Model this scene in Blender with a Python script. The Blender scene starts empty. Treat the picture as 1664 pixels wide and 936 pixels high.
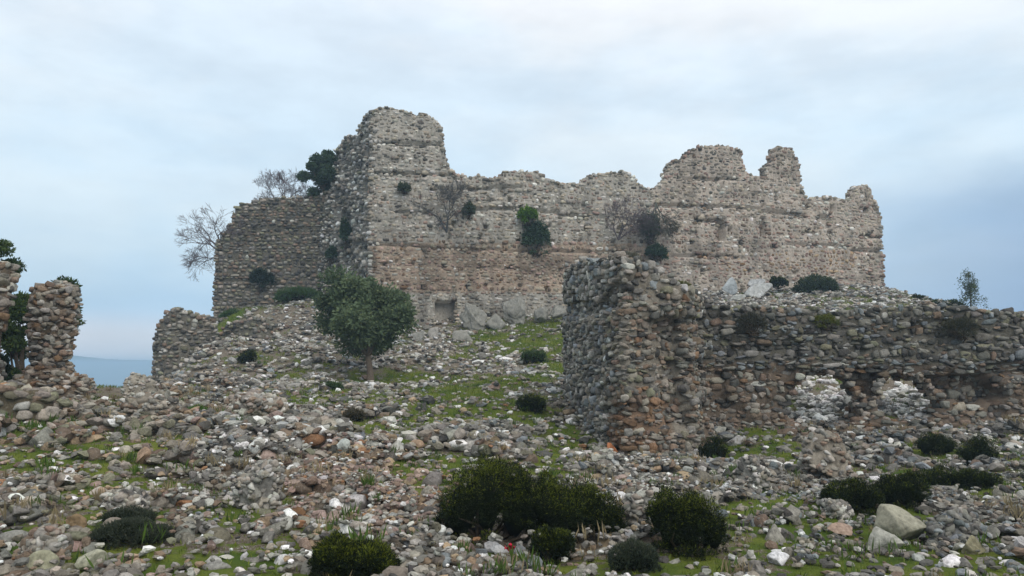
import bpy, bmesh, math, random
import numpy as np
random.seed(7)
rng = np.random.default_rng(11)
C = bpy.context.scene.collection
SC = bpy.context.scene
W0, H0, F = 1664.0, 936.0, 1233.0
EYE = np.array([0.0, 0.0, 1.7])
PITCH = math.atan((600 - 468) / F)

# ------------------------------------------------------------------ camera
cam = bpy.data.cameras.new('camera')
cam.sensor_width = 36.0
cam.lens = 36.0 * F / W0
cam.clip_start, cam.clip_end = 0.1, 9000
camo = bpy.data.objects.new('camera', cam)
C.objects.link(camo)
camo.location = EYE
camo.rotation_euler = (math.radians(90) + PITCH, 0, 0)
SC.camera = camo

# ------------------------------------------------------------------ sky and sun
SUN_EL, SUN_AZ = math.radians(38), math.radians(150)   # azimuth clockwise from +Y (view direction)
world = bpy.data.worlds.new('World')
SC.world = world
world.use_nodes = True


class NT:
    """tiny node-tree helper"""
    def __init__(s, tree):
        s.t = tree
        s.t.nodes.clear()

    def n(s, typ, **kw):
        nd = s.t.nodes.new(typ)
        for k, v in kw.items():
            if k.startswith('i_'):
                key = k[2:]
                key = int(key) if key.isdigit() else key.replace('_', ' ')
                nd.inputs[key].default_value = v
            else:
                setattr(nd, k, v)
        return nd

    def l(s, a, b):
        s.t.links.new(a, b)

    def math(s, op, a, b=None, c=None, clamp=False):
        nd = s.t.nodes.new('ShaderNodeMath')
        nd.operation = op
        nd.use_clamp = clamp
        for i, v in enumerate((a, b, c)):
            if v is None:
                continue
            if isinstance(v, (int, float)):
                nd.inputs[i].default_value = v
            else:
                s.l(v, nd.inputs[i])
        return nd.outputs[0]

    def mix(s, f, a, b, mode='MIX'):
        nd = s.t.nodes.new('ShaderNodeMix')
        nd.data_type = 'RGBA'
        nd.blend_type = mode
        for k, v in ((0, f), (6, a), (7, b)):
            if isinstance(v, (int, float)):
                nd.inputs[k].default_value = v
            elif isinstance(v, tuple):
                nd.inputs[k].default_value = (v[0], v[1], v[2], 1)
            else:
                s.l(v, nd.inputs[k])
        return nd.outputs[2]

    def ramp(s, f, stops, interp='LINEAR'):
        nd = s.t.nodes.new('ShaderNodeValToRGB')
        nd.color_ramp.interpolation = interp
        e = nd.color_ramp.elements
        while len(e) < len(stops):
            e.new(0.5)
        for i, (p, c) in enumerate(stops):
            e[i].position = p
            e[i].color = (c, c, c, 1) if isinstance(c, (int, float)) else (c[0], c[1], c[2], 1)
        s.l(f, nd.inputs[0])
        return nd.outputs[0]

    def noise(s, vec, scale, detail=4, rough=0.55):
        nd = s.n('ShaderNodeTexNoise')
        nd.inputs['Scale'].default_value = scale
        nd.inputs['Detail'].default_value = detail
        nd.inputs['Roughness'].default_value = rough
        if vec is not None:
            s.l(vec, nd.inputs['Vector'])
        return nd.outputs[0]


w = NT(world.node_tree)
tc = w.n('ShaderNodeTexCoord')
sep = w.n('ShaderNodeSeparateXYZ')
w.l(tc.outputs['Generated'], sep.inputs[0])
X, Y, Z = sep.outputs
sky = w.n('ShaderNodeTexSky', sky_type='NISHITA', sun_disc=False, sun_elevation=SUN_EL, sun_rotation=SUN_AZ,
          altitude=300, air_density=1.0, dust_density=1.5, ozone_density=1.5)
# clouds: stretched noise over direction
mp = w.n('ShaderNodeMapping')
mp.inputs['Scale'].default_value = (1.0, 1.0, 2.6)
mp.inputs['Location'].default_value = (0.35, 0.2, 0.1)
w.l(tc.outputs['Generated'], mp.inputs[0])
n1 = w.noise(mp.outputs[0], 2.6, 5, 0.5)
n2 = w.noise(mp.outputs[0], 6.5, 6, 0.55)
az = w.math('ARCTAN2', X, Y)
elev = w.math('ARCSINE', Z)
# base brightness of the cloud deck by elevation: dark blue bank near the horizon, pale above
k_el = w.ramp(w.math('MULTIPLY', elev, 1.5, clamp=True),
              [(0.0, (5.8, 6.9, 8.0)), (0.035, (6.0, 7.4, 8.6)), (0.13, (5.1, 6.8, 8.2)), (0.24, (6.3, 7.9, 9.0)),
               (0.42, (7.3, 8.6, 9.5)), (0.66, (8.4, 9.1, 9.7)), (0.80, (9.6, 10.0, 10.6)), (1.0, (9.6, 9.9, 10.2))])
# darker, bluer weather towards the east side (right)
east = w.math('MULTIPLY', w.ramp(w.math('MULTIPLY_ADD', az, 0.9, 0.2), [(0.42, 0.0), (0.85, 1.0)], 'EASE'),
              w.ramp(w.math('MULTIPLY', elev, 2.0, clamp=True), [(0.05, 1.0), (0.34, 0.75), (0.52, 0.0)], 'EASE'))
c1 = w.mix(w.math('MULTIPLY', east, 0.95), k_el, (2.1, 3.4, 5.5))
# warm pale slit low in the west
slit = w.math('MULTIPLY', w.ramp(w.math('MULTIPLY', elev, 10.0, clamp=True), [(0.0, 0.1), (0.17, 1.0), (0.35, 0.9), (0.75, 0.0)], 'EASE'),
              w.ramp(w.math('MULTIPLY_ADD', az, 1.0, 1.0), [(0.42, 1.0), (0.9, 0.0)]))
c1 = w.mix(w.math('MULTIPLY', slit, 0.85), c1, (9.6, 8.8, 8.6))
cl = w.ramp(w.math('ADD', w.math('MULTIPLY', n1, 0.65), w.math('MULTIPLY', n2, 0.35)), [(0.34, 0.90), (0.5, 1.0), (0.64, 1.06)])
cl2 = w.ramp(n1, [(0.40, (0.93, 0.98, 1.03)), (0.58, (1.03, 1.0, 0.985))])
c2 = w.mix(1.0, w.mix(1.0, c1, cl, 'MULTIPLY'), cl2, 'MULTIPLY')
cover = w.ramp(n2, [(0.35, 0.92), (0.6, 0.99)])
fin = w.mix(cover, sky.outputs[0], c2)
bg = w.n('ShaderNodeBackground')
bg.inputs['Strength'].default_value = 0.1
w.l(fin, bg.inputs[0])
wo = w.n('ShaderNodeOutputWorld')
w.l(bg.outputs[0], wo.inputs[0])

sun = bpy.data.lights.new('sun', 'SUN')
sun.energy = 1.7
sun.angle = math.radians(48)
sun.color = (1.0, 0.96, 0.9)
suno = bpy.data.objects.new('sun', sun)
C.objects.link(suno)
suno.rotation_euler = (math.radians(90) - SUN_EL, 0, math.pi - SUN_AZ + 0.0)
# direction check: light comes from azimuth SUN_AZ (behind the camera and to the right)
SC.view_settings.view_transform = 'Standard'
SC.view_settings.look = 'None'
SC.view_settings.exposure = 0.1
SC.view_settings.gamma = 1.0
SC.view_settings.use_curve_mapping = False
SC.cycles.use_denoising = True
SC.cycles.max_bounces = 6
SC.cycles.diffuse_bounces = 3
SC.cycles.transparent_max_bounces = 8
SC.cycles.volume_bounces = 1
SC.cycles.use_adaptive_sampling = True
SC.cycles.adaptive_threshold = 0.01


# ------------------------------------------------------------------ numpy helpers
def ray(px, py, Yd):
    """point at horizontal depth Yd seen at photo pixel px,py"""
    u = (np.asarray(px, float) - 832) / F
    v = (468 - np.asarray(py, float)) / F
    c, s = math.cos(PITCH), math.sin(PITCH)
    t = Yd / (c - v * s)
    return u * t, Yd + 0 * u, 1.7 + t * (s + v * c)


def project(x, y, z):
    c, s = math.cos(PITCH), math.sin(PITCH)
    zz = z - 1.7
    d = y * c + zz * s
    up = -y * s + zz * c
    d = np.maximum(d, 0.05)
    return 832 + F * x / d, 468 - F * up / d


def _hash(ix, iy, iz, seed):
    h = (ix.astype(np.int64) * 374761393 + iy.astype(np.int64) * 668265263 + iz.astype(np.int64) * 2147483647 + seed * 1274126177) & 0xFFFFFFFF
    h = ((h ^ (h >> 13)) * 1274126177) & 0xFFFFFFFF
    h = h ^ (h >> 16)
    return (h & 0xFFFFFF) / float(0xFFFFFF)


def vnoise(x, y, z, seed=0):
    x, y, z = np.broadcast_arrays(np.asarray(x, float), np.asarray(y, float), np.asarray(z, float))
    x0, y0, z0 = np.floor(x), np.floor(y), np.floor(z)
    fx, fy, fz = x - x0, y - y0, z - z0
    fx, fy, fz = [f * f * (3 - 2 * f) for f in (fx, fy, fz)]
    r = 0
    for dx in (0, 1):
        for dy in (0, 1):
            for dz in (0, 1):
                wgt = (fx if dx else 1 - fx) * (fy if dy else 1 - fy) * (fz if dz else 1 - fz)
                r = r + wgt * _hash(x0 + dx, y0 + dy, z0 + dz, seed)
    return r * 2 - 1


def fbm(x, y, z, seed=0, oct=4, gain=0.5):
    a, r, n = 1.0, 0, 0
    for k in range(oct):
        f = 2.03 ** k
        r = r + a * vnoise(np.asarray(x) * f, np.asarray(y) * f, np.asarray(z) * f, seed + k * 17)
        n += a
        a *= gain
    return r / n


def make_mesh(name, V, Fc, col=None, smooth=True, mat=None, extra=None):
    """V (n,3), Fc (m,3|4) -> mesh"""
    V = np.ascontiguousarray(V, dtype=np.float32)
    Fc = np.ascontiguousarray(Fc, dtype=np.int32)
    k = Fc.shape[1]
    me = bpy.data.meshes.new(name)
    me.vertices.add(len(V))
    me.vertices.foreach_set('co', V.ravel())
    me.loops.add(Fc.size)
    me.loops.foreach_set('vertex_index', Fc.ravel())
    me.polygons.add(len(Fc))
    me.polygons.foreach_set('loop_start', np.arange(0, Fc.size, k, dtype=np.int32))
    if smooth:
        me.polygons.foreach_set('use_smooth', np.ones(len(Fc), dtype=bool))
    else:
        me.polygons.foreach_set('use_smooth', np.zeros(len(Fc), dtype=bool))
    me.update(calc_edges=True)
    if col is not None:
        at = me.color_attributes.new('col', 'FLOAT_COLOR', 'POINT')
        c4 = np.ones((len(V), 4), np.float32)
        c4[:, :3] = np.clip(col, 0, 1)
        at.data.foreach_set('color', c4.ravel())
    if extra:
        for nm, arr in extra.items():
            at = me.attributes.new(nm, 'FLOAT', 'POINT')
            at.data.foreach_set('value', np.asarray(arr, np.float32))
    if mat:
        me.materials.append(mat)
    return me


def link(name, me, parent=None, loc=None):
    o = bpy.data.objects.new(name, me)
    C.objects.link(o)
    if parent:
        o.parent = parent
    if loc is not None:
        o.location = loc
    return o


def tag(o, label=None, cat=None, group=None, kind=None):
    if label:
        o['label'] = label
    if cat:
        o['category'] = cat
    if group:
        o['group'] = group
    if kind:
        o['kind'] = kind
    return o


def tri(Fq):
    Fq = np.asarray(Fq)
    if Fq.shape[1] == 3:
        return Fq
    return np.concatenate([Fq[:, [0, 1, 2]], Fq[:, [0, 2, 3]]])


class MB:
    """collects geometry; builds ONE mesh"""
    def __init__(s):
        s.V, s.F, s.C, s.n = [], [], [], 0

    def add(s, V, Fc, col):
        V = np.asarray(V, float)
        col = np.asarray(col, float)
        if col.ndim == 1:
            col = np.tile(col, (len(V), 1))
        s.V.append(V)
        s.F.append(tri(Fc) + s.n)
        s.C.append(col)
        s.n += len(V)

    def build(s, name, mat, parent=None, smooth=True, origin=None):
        V = np.concatenate(s.V)
        if origin is not None:
            V = V - np.asarray(origin)
        me = make_mesh(name, V, np.concatenate(s.F), np.concatenate(s.C), smooth, mat)
        return link(name, me, parent)


# rock and block templates
def ico(sub):
    bm = bmesh.new()
    bmesh.ops.create_icosphere(bm, subdivisions=sub, radius=1)
    V = np.array([v.co[:] for v in bm.verts])
    Fc = np.array([[v.index for v in f.verts] for f in bm.faces])
    bm.free()
    return V, Fc


ICO = {k: ico(k) for k in (1, 2, 3, 4, 5)}


def rock(seed, sub, cuts=7, rough=0.05, lo=0.55, hi=0.92):
    r = np.random.default_rng(seed)
    V, Fc = ICO[sub]
    V = V.copy()
    for k in range(cuts):
        n = r.normal(size=3)
        n /= np.linalg.norm(n)
        d = r.uniform(lo, hi)
        over = np.maximum(V @ n - d, 0)
        V -= over[:, None] * n
    nn = V / (np.linalg.norm(V, axis=1)[:, None] + 1e-6)
    sd = seed * 3.7
    V += nn * (rough * fbm(V[:, 0] * 2 + sd, V[:, 1] * 2, V[:, 2] * 2, seed, 3))[:, None] * 2
    V /= np.abs(V).max(axis=0)
    return V, Fc


def block(seed, n, k=4.0, cuts=5, rough=0.05):
    """dressed or split stone: rounded irregular outline, fairly flat face (local y is the face normal)"""
    r = np.random.default_rng(seed)
    bm = bmesh.new()
    bmesh.ops.create_cube(bm, size=2)
    bmesh.ops.subdivide_edges(bm, edges=bm.edges[:], cuts=n - 1, use_grid_fill=True)
    V = np.array([v.co[:] for v in bm.verts])
    Fc = np.array([[v.index for v in f.verts] for f in bm.faces])
    bm.free()
    o_ = (np.abs(V[:, 0]) ** k + np.abs(V[:, 2]) ** k) ** (1 / k)
    full = (o_ ** 7 + np.abs(V[:, 1]) ** 7) ** (1 / 7)
    V = V / full[:, None]
    for q in range(cuts):
        nrm = r.normal(size=3) * np.array([1, 0.3, 1])
        nrm /= np.linalg.norm(nrm)
        d = r.uniform(0.78, 1.12)
        V -= np.maximum(V @ nrm - d, 0)[:, None] * nrm
    V += (rough * fbm(V[:, 0] * 2.2 + seed, V[:, 1] * 2.2, V[:, 2] * 2.2, seed, 3))[:, None] * V * 2
    return V, tri(Fc)


ROCK1 = [rock(100 + i, 1, 5, 0.05, 0.5, 0.85) for i in range(16)]
ROCK2 = [rock(200 + i, 2, 10, 0.04, 0.42, 0.82) for i in range(20)]
ROCK3 = [rock(300 + i, 3, 11, 0.04, 0.42, 0.82) for i in range(24)]
BLK_LO = [block(400 + i, 2, 5.0, 3, 0.06) for i in range(14)]
BLK_HI = [block(500 + i, 4, 4.6, 6, 0.07) for i in range(18)]


def rotmats(yaw, tx, ty):
    """R = Rz(yaw) Rx(tx) Ry(ty) for arrays"""
    cz, sz, cx, sx, cy, sy = np.cos(yaw), np.sin(yaw), np.cos(tx), np.sin(tx), np.cos(ty), np.sin(ty)
    o, l = np.zeros_like(yaw), np.ones_like(yaw)
    Rz = np.array([[cz, -sz, o], [sz, cz, o], [o, o, l]]).transpose(2, 0, 1)
    Rx = np.array([[l, o, o], [o, cx, -sx], [o, sx, cx]]).transpose(2, 0, 1)
    Ry = np.array([[cy, o, sy], [o, l, o], [-sy, o, cy]]).transpose(2, 0, 1)
    return Rz @ Rx @ Ry


def instance(mb, temps, pos, scl, R, col, var=None, mottle=0.0):
    pos, scl, col = np.asarray(pos, float), np.asarray(scl, float), np.asarray(col, float)
    n = len(pos)
    if n == 0:
        return
    if var is None:
        var = rng.integers(0, len(temps), n)
    for k, (V, Fc) in enumerate(temps):
        ids = np.nonzero(var == k)[0]
        if len(ids) == 0:
            continue
        P = V[None] * scl[ids][:, None, :]
        P = np.einsum('nij,nvj->nvi', R[ids], P) + pos[ids][:, None, :]
        nv = len(V)
        FF = (Fc[None] + (np.arange(len(ids)) * nv)[:, None, None]).reshape(-1, 3)
        CC = np.repeat(col[ids], nv, axis=0)
        mb.add(P.reshape(-1, 3), FF, CC)


# ------------------------------------------------------------------ materials
def mat_stone(name, scale=1.0, lichen=0.35, bump=0.5, contrast=1.0):
    m = bpy.data.materials.new(name)
    m.use_nodes = True
    t = NT(m.node_tree)
    tcn = t.n('ShaderNodeTexCoord')
    ob = tcn.outputs['Object']
    at = t.n('ShaderNodeAttribute', attribute_name='col')
    a = t.noise(ob, 9 * scale, 5, 0.6)
    b = t.noise(ob, 38 * scale, 4, 0.65)
    c = t.noise(ob, 2.3 * scale, 3, 0.5)
    v = t.math('ADD', t.math('MULTIPLY', a, 0.55), t.math('MULTIPLY', b, 0.45))
    lo, hi = 1 - 0.55 * contrast, 1 + 0.5 * contrast
    v = t.ramp(v, [(0.34, lo), (0.5, 1.0), (0.68, hi)])
    colr = t.mix(1.0, at.outputs['Color'], v, 'MULTIPLY')
    # pale and dark lichen blotches
    li = t.ramp(b, [(0.60, 0.0), (0.68, 1.0)])
    li = t.math('MULTIPLY', li, t.ramp(c, [(0.45, 0.0), (0.6, 1.0)]))
    colr = t.mix(t.math('MULTIPLY', li, lichen), colr, (0.42, 0.42, 0.37))
    dk = t.math('MULTIPLY', t.ramp(a, [(0.56, 0.0), (0.66, 1.0)]), t.ramp(c, [(0.38, 1.0), (0.55, 0.0)]))
    colr = t.mix(t.math('MULTIPLY', dk, lichen), colr, (0.06, 0.058, 0.05))
    bs = t.n('ShaderNodeBsdfPrincipled')
    bs.inputs['Roughness'].default_value = 0.92
    bs.inputs['Specular IOR Level'].default_value = 0.065
    t.l(colr, bs.inputs['Base Color'])
    bp = t.n('ShaderNodeBump')
    bp.inputs['Strength'].default_value = bump
    bp.inputs['Distance'].default_value = 0.03
    hh = t.math('ADD', t.math('MULTIPLY', a, 0.7), t.math('MULTIPLY', b, 0.4))
    t.l(hh, bp.inputs['Height'])
    t.l(bp.outputs[0], bs.inputs['Normal'])
    o = t.n('ShaderNodeOutputMaterial')
    t.l(bs.outputs[0], o.inputs[0])
    return m


M_STONE = mat_stone('weathered_fieldstone', 1.0, 0.35, 0.6)
M_WALL = mat_stone('lime_mortar_masonry', 0.8, 0.4, 0.7)
M_ROCK = mat_stone('limestone_outcrop', 0.6, 0.45, 0.9)


def mat_leaf(name, trans=0.25, rough=0.65):
    m = bpy.data.materials.new(name)
    m.use_nodes = True
    t = NT(m.node_tree)
    at = t.n('ShaderNodeAttribute', attribute_name='col')
    bs = t.n('ShaderNodeBsdfPrincipled')
    bs.inputs['Roughness'].default_value = rough
    bs.inputs['Specular IOR Level'].default_value = 0.2
    t.l(at.outputs['Color'], bs.inputs['Base Color'])
    tr = t.n('ShaderNodeBsdfTranslucent')
    t.l(at.outputs['Color'], tr.inputs[0])
    mx = t.n('ShaderNodeMixShader')
    mx.inputs[0].default_value = trans
    t.l(bs.outputs[0], mx.inputs[1])
    t.l(tr.outputs[0], mx.inputs[2])
    o = t.n('ShaderNodeOutputMaterial')
    t.l(mx.outputs[0], o.inputs[0])
    return m


M_LEAF = mat_leaf('leaves')
M_BARK = mat_stone('bark', 3.0, 0.3, 0.8)

m = bpy.data.materials.new('earth_and_moss')
m.use_nodes = True
t = NT(m.node_tree)
ob = t.n('ShaderNodeTexCoord').outputs['Object']
gr = t.n('ShaderNodeAttribute', attribute_name='green').outputs['Fac']
na, nb, nc, nd_ = t.noise(ob, 1.1, 5, .6), t.noise(ob, 7, 5, .6), t.noise(ob, 45, 4, .7), t.noise(ob, 0.03, 5, .6)
g = t.math('ADD', gr, t.math('MULTIPLY', t.math('SUBTRACT', nb, 0.5), 1.6))
g = t.ramp(g, [(0.26, 0.0), (0.44, 1.0)])
soil = t.mix(t.ramp(nb, [(0.35, 0.0), (0.65, 1.0)]), (0.085, 0.066, 0.045), (0.19, 0.155, 0.115))
soil = t.mix(t.ramp(nc, [(0.52, 0.0), (0.62, 1.0)]), soil, (0.30, 0.27, 0.23))
moss = t.mix(t.ramp(na, [(0.38, 0.0), (0.62, 1.0)]), (0.06, 0.10, 0.014), (0.16, 0.18, 0.03))
moss = t.mix(t.ramp(nc, [(0.4, 0.0), (0.7, 0.8)]), moss, (0.045, 0.07, 0.012))
colr = t.mix(g, soil, moss)
far = t.n('ShaderNodeAttribute', attribute_name='far').outputs['Fac']
fcol = t.mix(t.ramp(nd_, [(0.4, 0.0), (0.6, 1.0)]), (0.05, 0.08, 0.05), (0.13, 0.14, 0.09))
colr = t.mix(far, colr, fcol)
bs = t.n('ShaderNodeBsdfPrincipled')
bs.inputs['Roughness'].default_value = 1.0
bs.inputs['Specular IOR Level'].default_value = 0.1
t.l(colr, bs.inputs['Base Color'])
bp = t.n('ShaderNodeBump')
bp.inputs['Strength'].default_value = 0.8
bp.inputs['Distance'].default_value = 0.05
t.l(t.math('ADD', nb, t.math('MULTIPLY', nc, 0.5)), bp.inputs['Height'])
t.l(bp.outputs[0], bs.inputs['Normal'])
o = t.n('ShaderNodeOutputMaterial')
t.l(bs.outputs[0], o.inputs[0])
M_GROUND = m

# ------------------------------------------------------------------ terrain
CP = [  # photo pixel, photo pixel, depth in metres
    (0, 936, 6.6), (400, 936, 6.8), (832, 936, 7), (1250, 936, 7), (1664, 936, 7.2),
    (50, 800, 10), (300, 800, 10.5), (600, 800, 11), (900, 800, 11.5), (1250, 800, 11.8), (1500, 850, 9.6), (1664, 830, 10.4),
    (50, 720, 13), (300, 720, 13.5), (600, 720, 15), (850, 720, 15.5), (-300, 720, 12), (-300, 640, 16),
    (20, 668, 15.5), (130, 676, 16.5), (190, 676, 17.5), (250, 668, 18), (320, 662, 20), (420, 660, 20), (600, 660, 21), (800, 660, 22), (960, 745, 17.3), (1100, 765, 17),
    (1200, 745, 18), (1300, 715, 19.5), (1500, 700, 19.8), (1664, 695, 19.8), (1450, 780, 14.5), (1640, 770, 14), (1250, 770, 15.5), (1900, 695, 19.5),
    (400, 622, 28), (600, 624, 32), (760, 625, 29), (900, 640, 25),
    (300, 622, 32), (345, 560, 38), (270, 640, 36), (430, 560, 39), (560, 570, 39), (700, 575, 38), (820, 575, 38), (900, 570, 36),
    (360, 518, 47), (440, 500, 48.5), (520, 490, 49.5), (560, 500, 47), (640, 535, 45), (720, 535, 45.5), (850, 522, 46), (920, 520, 45.5),
    (1000, 500, 45), (1100, 485, 45), (1200, 490, 43), (1300, 485, 44), (1200, 505, 38), (1350, 505, 38), (1430, 470, 50), (1500, 489, 46), (1560, 500, 41),
    (1100, 640, 25), (1335, 650, 24), (1460, 648, 24), (1600, 640, 25), (1900, 640, 26), (1750, 560, 38), (1700, 540, 50),
    (1200, 590, 30), (1400, 585, 30), (1600, 585, 31),
    (100, 740, 30), (180, 700, 27), (150, 760, 42), (30, 760, 26), (200, 740, 50), (-300, 760, 30), (300, 680, 50), (300, 560, 56),
]
ctl = []
for px, py, Yd in CP:
    x, y, z = ray(px, py, Yd)
    ctl.append((float(x), float(y), float(z)))
ctl += [(0, 0, 0.0), (-6, 0, 0), (6, 0, 0), (0, -8, 0.0), (-10, -6, 0.2), (10, -6, 0.2), (-8, 5, 0.0), (9, 5, 0.0), (-14, 12, 0.8), (20, 12, 0.3), (-16, 4, .6), (18, 3, .3),
        (-8, 54, 5.8), (5, 56, 6.2), (16, 58, 6.4), (26, 60, 4.5), (34, 45, 2.5), (30, 30, 2.2), (-8, 64, 4), (10, 68, 4.5), (-22, 20, -2.5), (-17, 27, -5), (-22, 33, -9), (-26, 30, -9), (-22, 42, -9), (-28, 45, -12), (-24, 52, -9), (-30, 60, -12), (-18, 66, -3), (-34, 30, -13), (-34, 15, -4)]
ctl = np.array(ctl)


def tps_fit(P):
    n = len(P)
    d = np.hypot(P[:, None, 0] - P[None, :, 0], P[:, None, 1] - P[None, :, 1])
    K = np.where(d > 0, d * d * np.log(d + 1e-9), 0) + np.eye(n) * 0.6
    Q = np.c_[np.ones(n), P[:, :2]]
    A = np.zeros((n + 3, n + 3))
    A[:n, :n], A[:n, n:], A[n:, :n] = K, Q, Q.T
    return np.linalg.solve(A, np.r_[P[:, 2], 0, 0, 0])


TPSW = tps_fit(ctl)


def sstep(a, b, x):
    q = np.clip((x - a) / (b - a), 0, 1)
    return q * q * (3 - 2 * q)


def terrain_raw(x, y):
    x, y = np.asarray(x, float), np.asarray(y, float)
    sh = x.shape
    xr, yr = np.clip(x.ravel(), -34, 44), np.clip(y.ravel(), -12, 72)
    z = TPSW[-3] + TPSW[-2] * xr + TPSW[-1] * yr
    for i, (cx, cy, _) in enumerate(ctl):
        d2 = (xr - cx) ** 2 + (yr - cy) ** 2
        z += TPSW[i] * 0.5 * d2 * np.log(d2 + 1e-12)
    z = z.reshape(sh)
    r = np.hypot((x - 3) / 1.0, (y - 28) / 1.1)
    far = sstep(36, 230, r)
    valley = -58 + 14 * fbm(x * 0.004, y * 0.004, 0, 5, 4)
    z = z * (1 - far) + valley * far
    z = z + 0.16 * fbm(x * 0.45, y * 0.45, 0, 3, 3) * (1 - far) + 2.0 * fbm(x * 0.05, y * 0.05, 0, 9, 3) * far
    return z


GX = np.arange(-36, 46.01, 0.25)
GY = np.arange(-6, 74.01, 0.25)
GZ = terrain_raw(*np.meshgrid(GX, GY, indexing='ij'))


def Hh(x, y):
    x, y = np.asarray(x, float), np.asarray(y, float)
    fx = np.clip((x - GX[0]) / 0.25, 0, len(GX) - 1.001)
    fy = np.clip((y - GY[0]) / 0.25, 0, len(GY) - 1.001)
    i, j = fx.astype(int), fy.astype(int)
    u, v = fx - i, fy - j
    return GZ[i, j] * (1 - u) * (1 - v) + GZ[i + 1, j] * u * (1 - v) + GZ[i, j + 1] * (1 - u) * v + GZ[i + 1, j + 1] * u * v


def hit(px, py, y0=5.0, y1=70.0):
    """first terrain point seen at this photo pixel, searching from depth y0"""
    Yd = np.arange(y0, y1, 0.05)
    x, y, z = ray(px, py, Yd)
    h = Hh(x, y)
    k = np.nonzero(z <= h)[0]
    i = k[0] if len(k) else int(np.argmin((z - h)[:400]))
    return np.array([x[i], y[i], h[i]])


# grassy patches (photo pixel, radius in photo pixels, weight)
GRASS = [(1400, 870, 150, 55, 1.0), (1500, 915, 180, 40, 1.0), (1300, 850, 60, 40, .7), (850, 545, 80, 38, .45), (900, 590, 40, 40, .45), (1230, 740, 50, 40, .4), (760, 650, 90, 16, .8),
         (430, 480, 90, 22, .9), (660, 700, 70, 16, .7), (820, 680, 60, 14, .8), (100, 750, 80, 22, .6), (70, 700, 60, 16, .5), (230, 800, 60, 18, .5), (500, 640, 70, 14, .6), (640, 620, 90, 16, .6),
         (460, 690, 50, 12, .8), (700, 760, 60, 18, .6), (420, 830, 50, 25, .5), (30, 880, 60, 30, .5), (200, 930, 140, 16, .9), (350, 925, 80, 16, .6), (1250, 800, 80, 30, .5), (1640, 800, 60, 30, .5),
         (950, 730, 80, 22, .5), (730, 640, 90, 14, .7), (1600, 740, 80, 30, .5), (820, 625, 70, 14, .6), (1100, 930, 60, 10, .6), (900, 740, 50, 15, .6), (340, 560, 40, 20, .4), (520, 600, 50, 12, .5)]
GB = []
for px, py, rx, ry, wt in GRASS:
    c = hit(px, py)
    a = hit(px, py - ry)
    rr = rx * c[1] / F
    rd = max(0.5, min(abs(a[1] - c[1]), rr * 1.6 + 1.0))
    GB.append((c[0], c[1], rr, rd, wt))


def green_at(x, y):
    g = np.zeros_like(np.asarray(x, float))
    for cx, cy, rx, ry, wt in GB:
        g = np.maximum(g, wt * np.exp(-(((x - cx) / rx) ** 2 + ((y - cy) / ry) ** 2) ** 1.5 * 0.7))
    n = fbm(np.asarray(x) * 0.9, np.asarray(y) * 0.7, 0, 21, 3)
    n2_ = fbm(np.asarray(x) * 2.6, np.asarray(y) * 1.9, 0, 25, 2)
    return g + 0.5 * n + 0.42 * n2_ + 0.08 + 0.13 * (np.asarray(y) < 24)


def axis(lo, hi, step, out):
    c = list(np.arange(lo, hi + 1e-6, step))
    s, v = step, c[-1]
    while v < out:
        s *= 1.16
        v += s
        c.append(v)
    s, v = step, c[0]
    while v > -out:
        s *= 1.16
        v -= s
        c.insert(0, v)
    return np.array(c)


ax, ay = axis(-36, 44, 0.3, 3200), axis(-4, 72, 0.3, 3200)
gx, gy = np.meshgrid(ax, ay, indexing='ij')
gz = terrain_raw(gx, gy)
inner = (gx > -34) & (gx < 44) & (gy > -5) & (gy < 72)
nx, ny = gx.shape
idx = np.arange(nx * ny).reshape(nx, ny)
Q = np.stack([idx[:-1, :-1], idx[1:, :-1], idx[1:, 1:], idx[:-1, 1:]], -1).reshape(-1, 4)
rr = np.hypot(gx - 3, gy - 28)
me = make_mesh('ground', np.stack([gx, gy, gz], -1).reshape(-1, 3), Q, None, True, M_GROUND,
               {'green': green_at(gx, gy).ravel(), 'far': sstep(60, 130, rr).ravel()})
tag(link('ground', me), kind='structure')

# far ridge of hills beyond the plain
hx = np.linspace(-2600, 2600, 260)
hy = np.linspace(1500, 2900, 40)
a, b = np.meshgrid(hx, hy, indexing='ij')
prof = np.sin(np.clip((b - 1500) / 1400, 0, 1) * math.pi) ** 0.8
z = -62 + prof * (92 + 34 * fbm(a * 0.0016, b * 0.0008, 0, 40, 4) + 10 * fbm(a * 0.01, b * 0.01, 0, 41, 3))
idx = np.arange(a.size).reshape(a.shape)
Q = np.stack([idx[:-1, :-1], idx[1:, :-1], idx[1:, 1:], idx[:-1, 1:]], -1).reshape(-1, 4)
me = make_mesh('hills', np.stack([a, b, z], -1).reshape(-1, 3), Q, None, True, M_GROUND, {'green': np.ones(a.size), 'far': np.ones(a.size)})
tag(link('hills', me), kind='structure')


# ------------------------------------------------------------------ masonry
def inpoly(px, py, poly):
    ins = np.zeros(np.broadcast(px, py).shape, bool)
    n = len(poly)
    for i in range(n):
        x1, y1 = poly[i]
        x2, y2 = poly[(i + 1) % n]
        c = ((y1 > py) != (y2 > py)) & (px < (x2 - x1) * (py - y1) / (y2 - y1 + 1e-9) + x1)
        ins ^= c
    return ins


def pick(palette, n, r=rng):
    cols = np.array([p[0] for p in palette])
    wts = np.array([p[1] for p in palette], float)
    k = r.choice(len(cols), n, p=wts / wts.sum())
    c = cols[k] * r.uniform(0.62, 1.28, (n, 1)) * r.uniform(0.97, 1.03, (n, 3))
    return c


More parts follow.
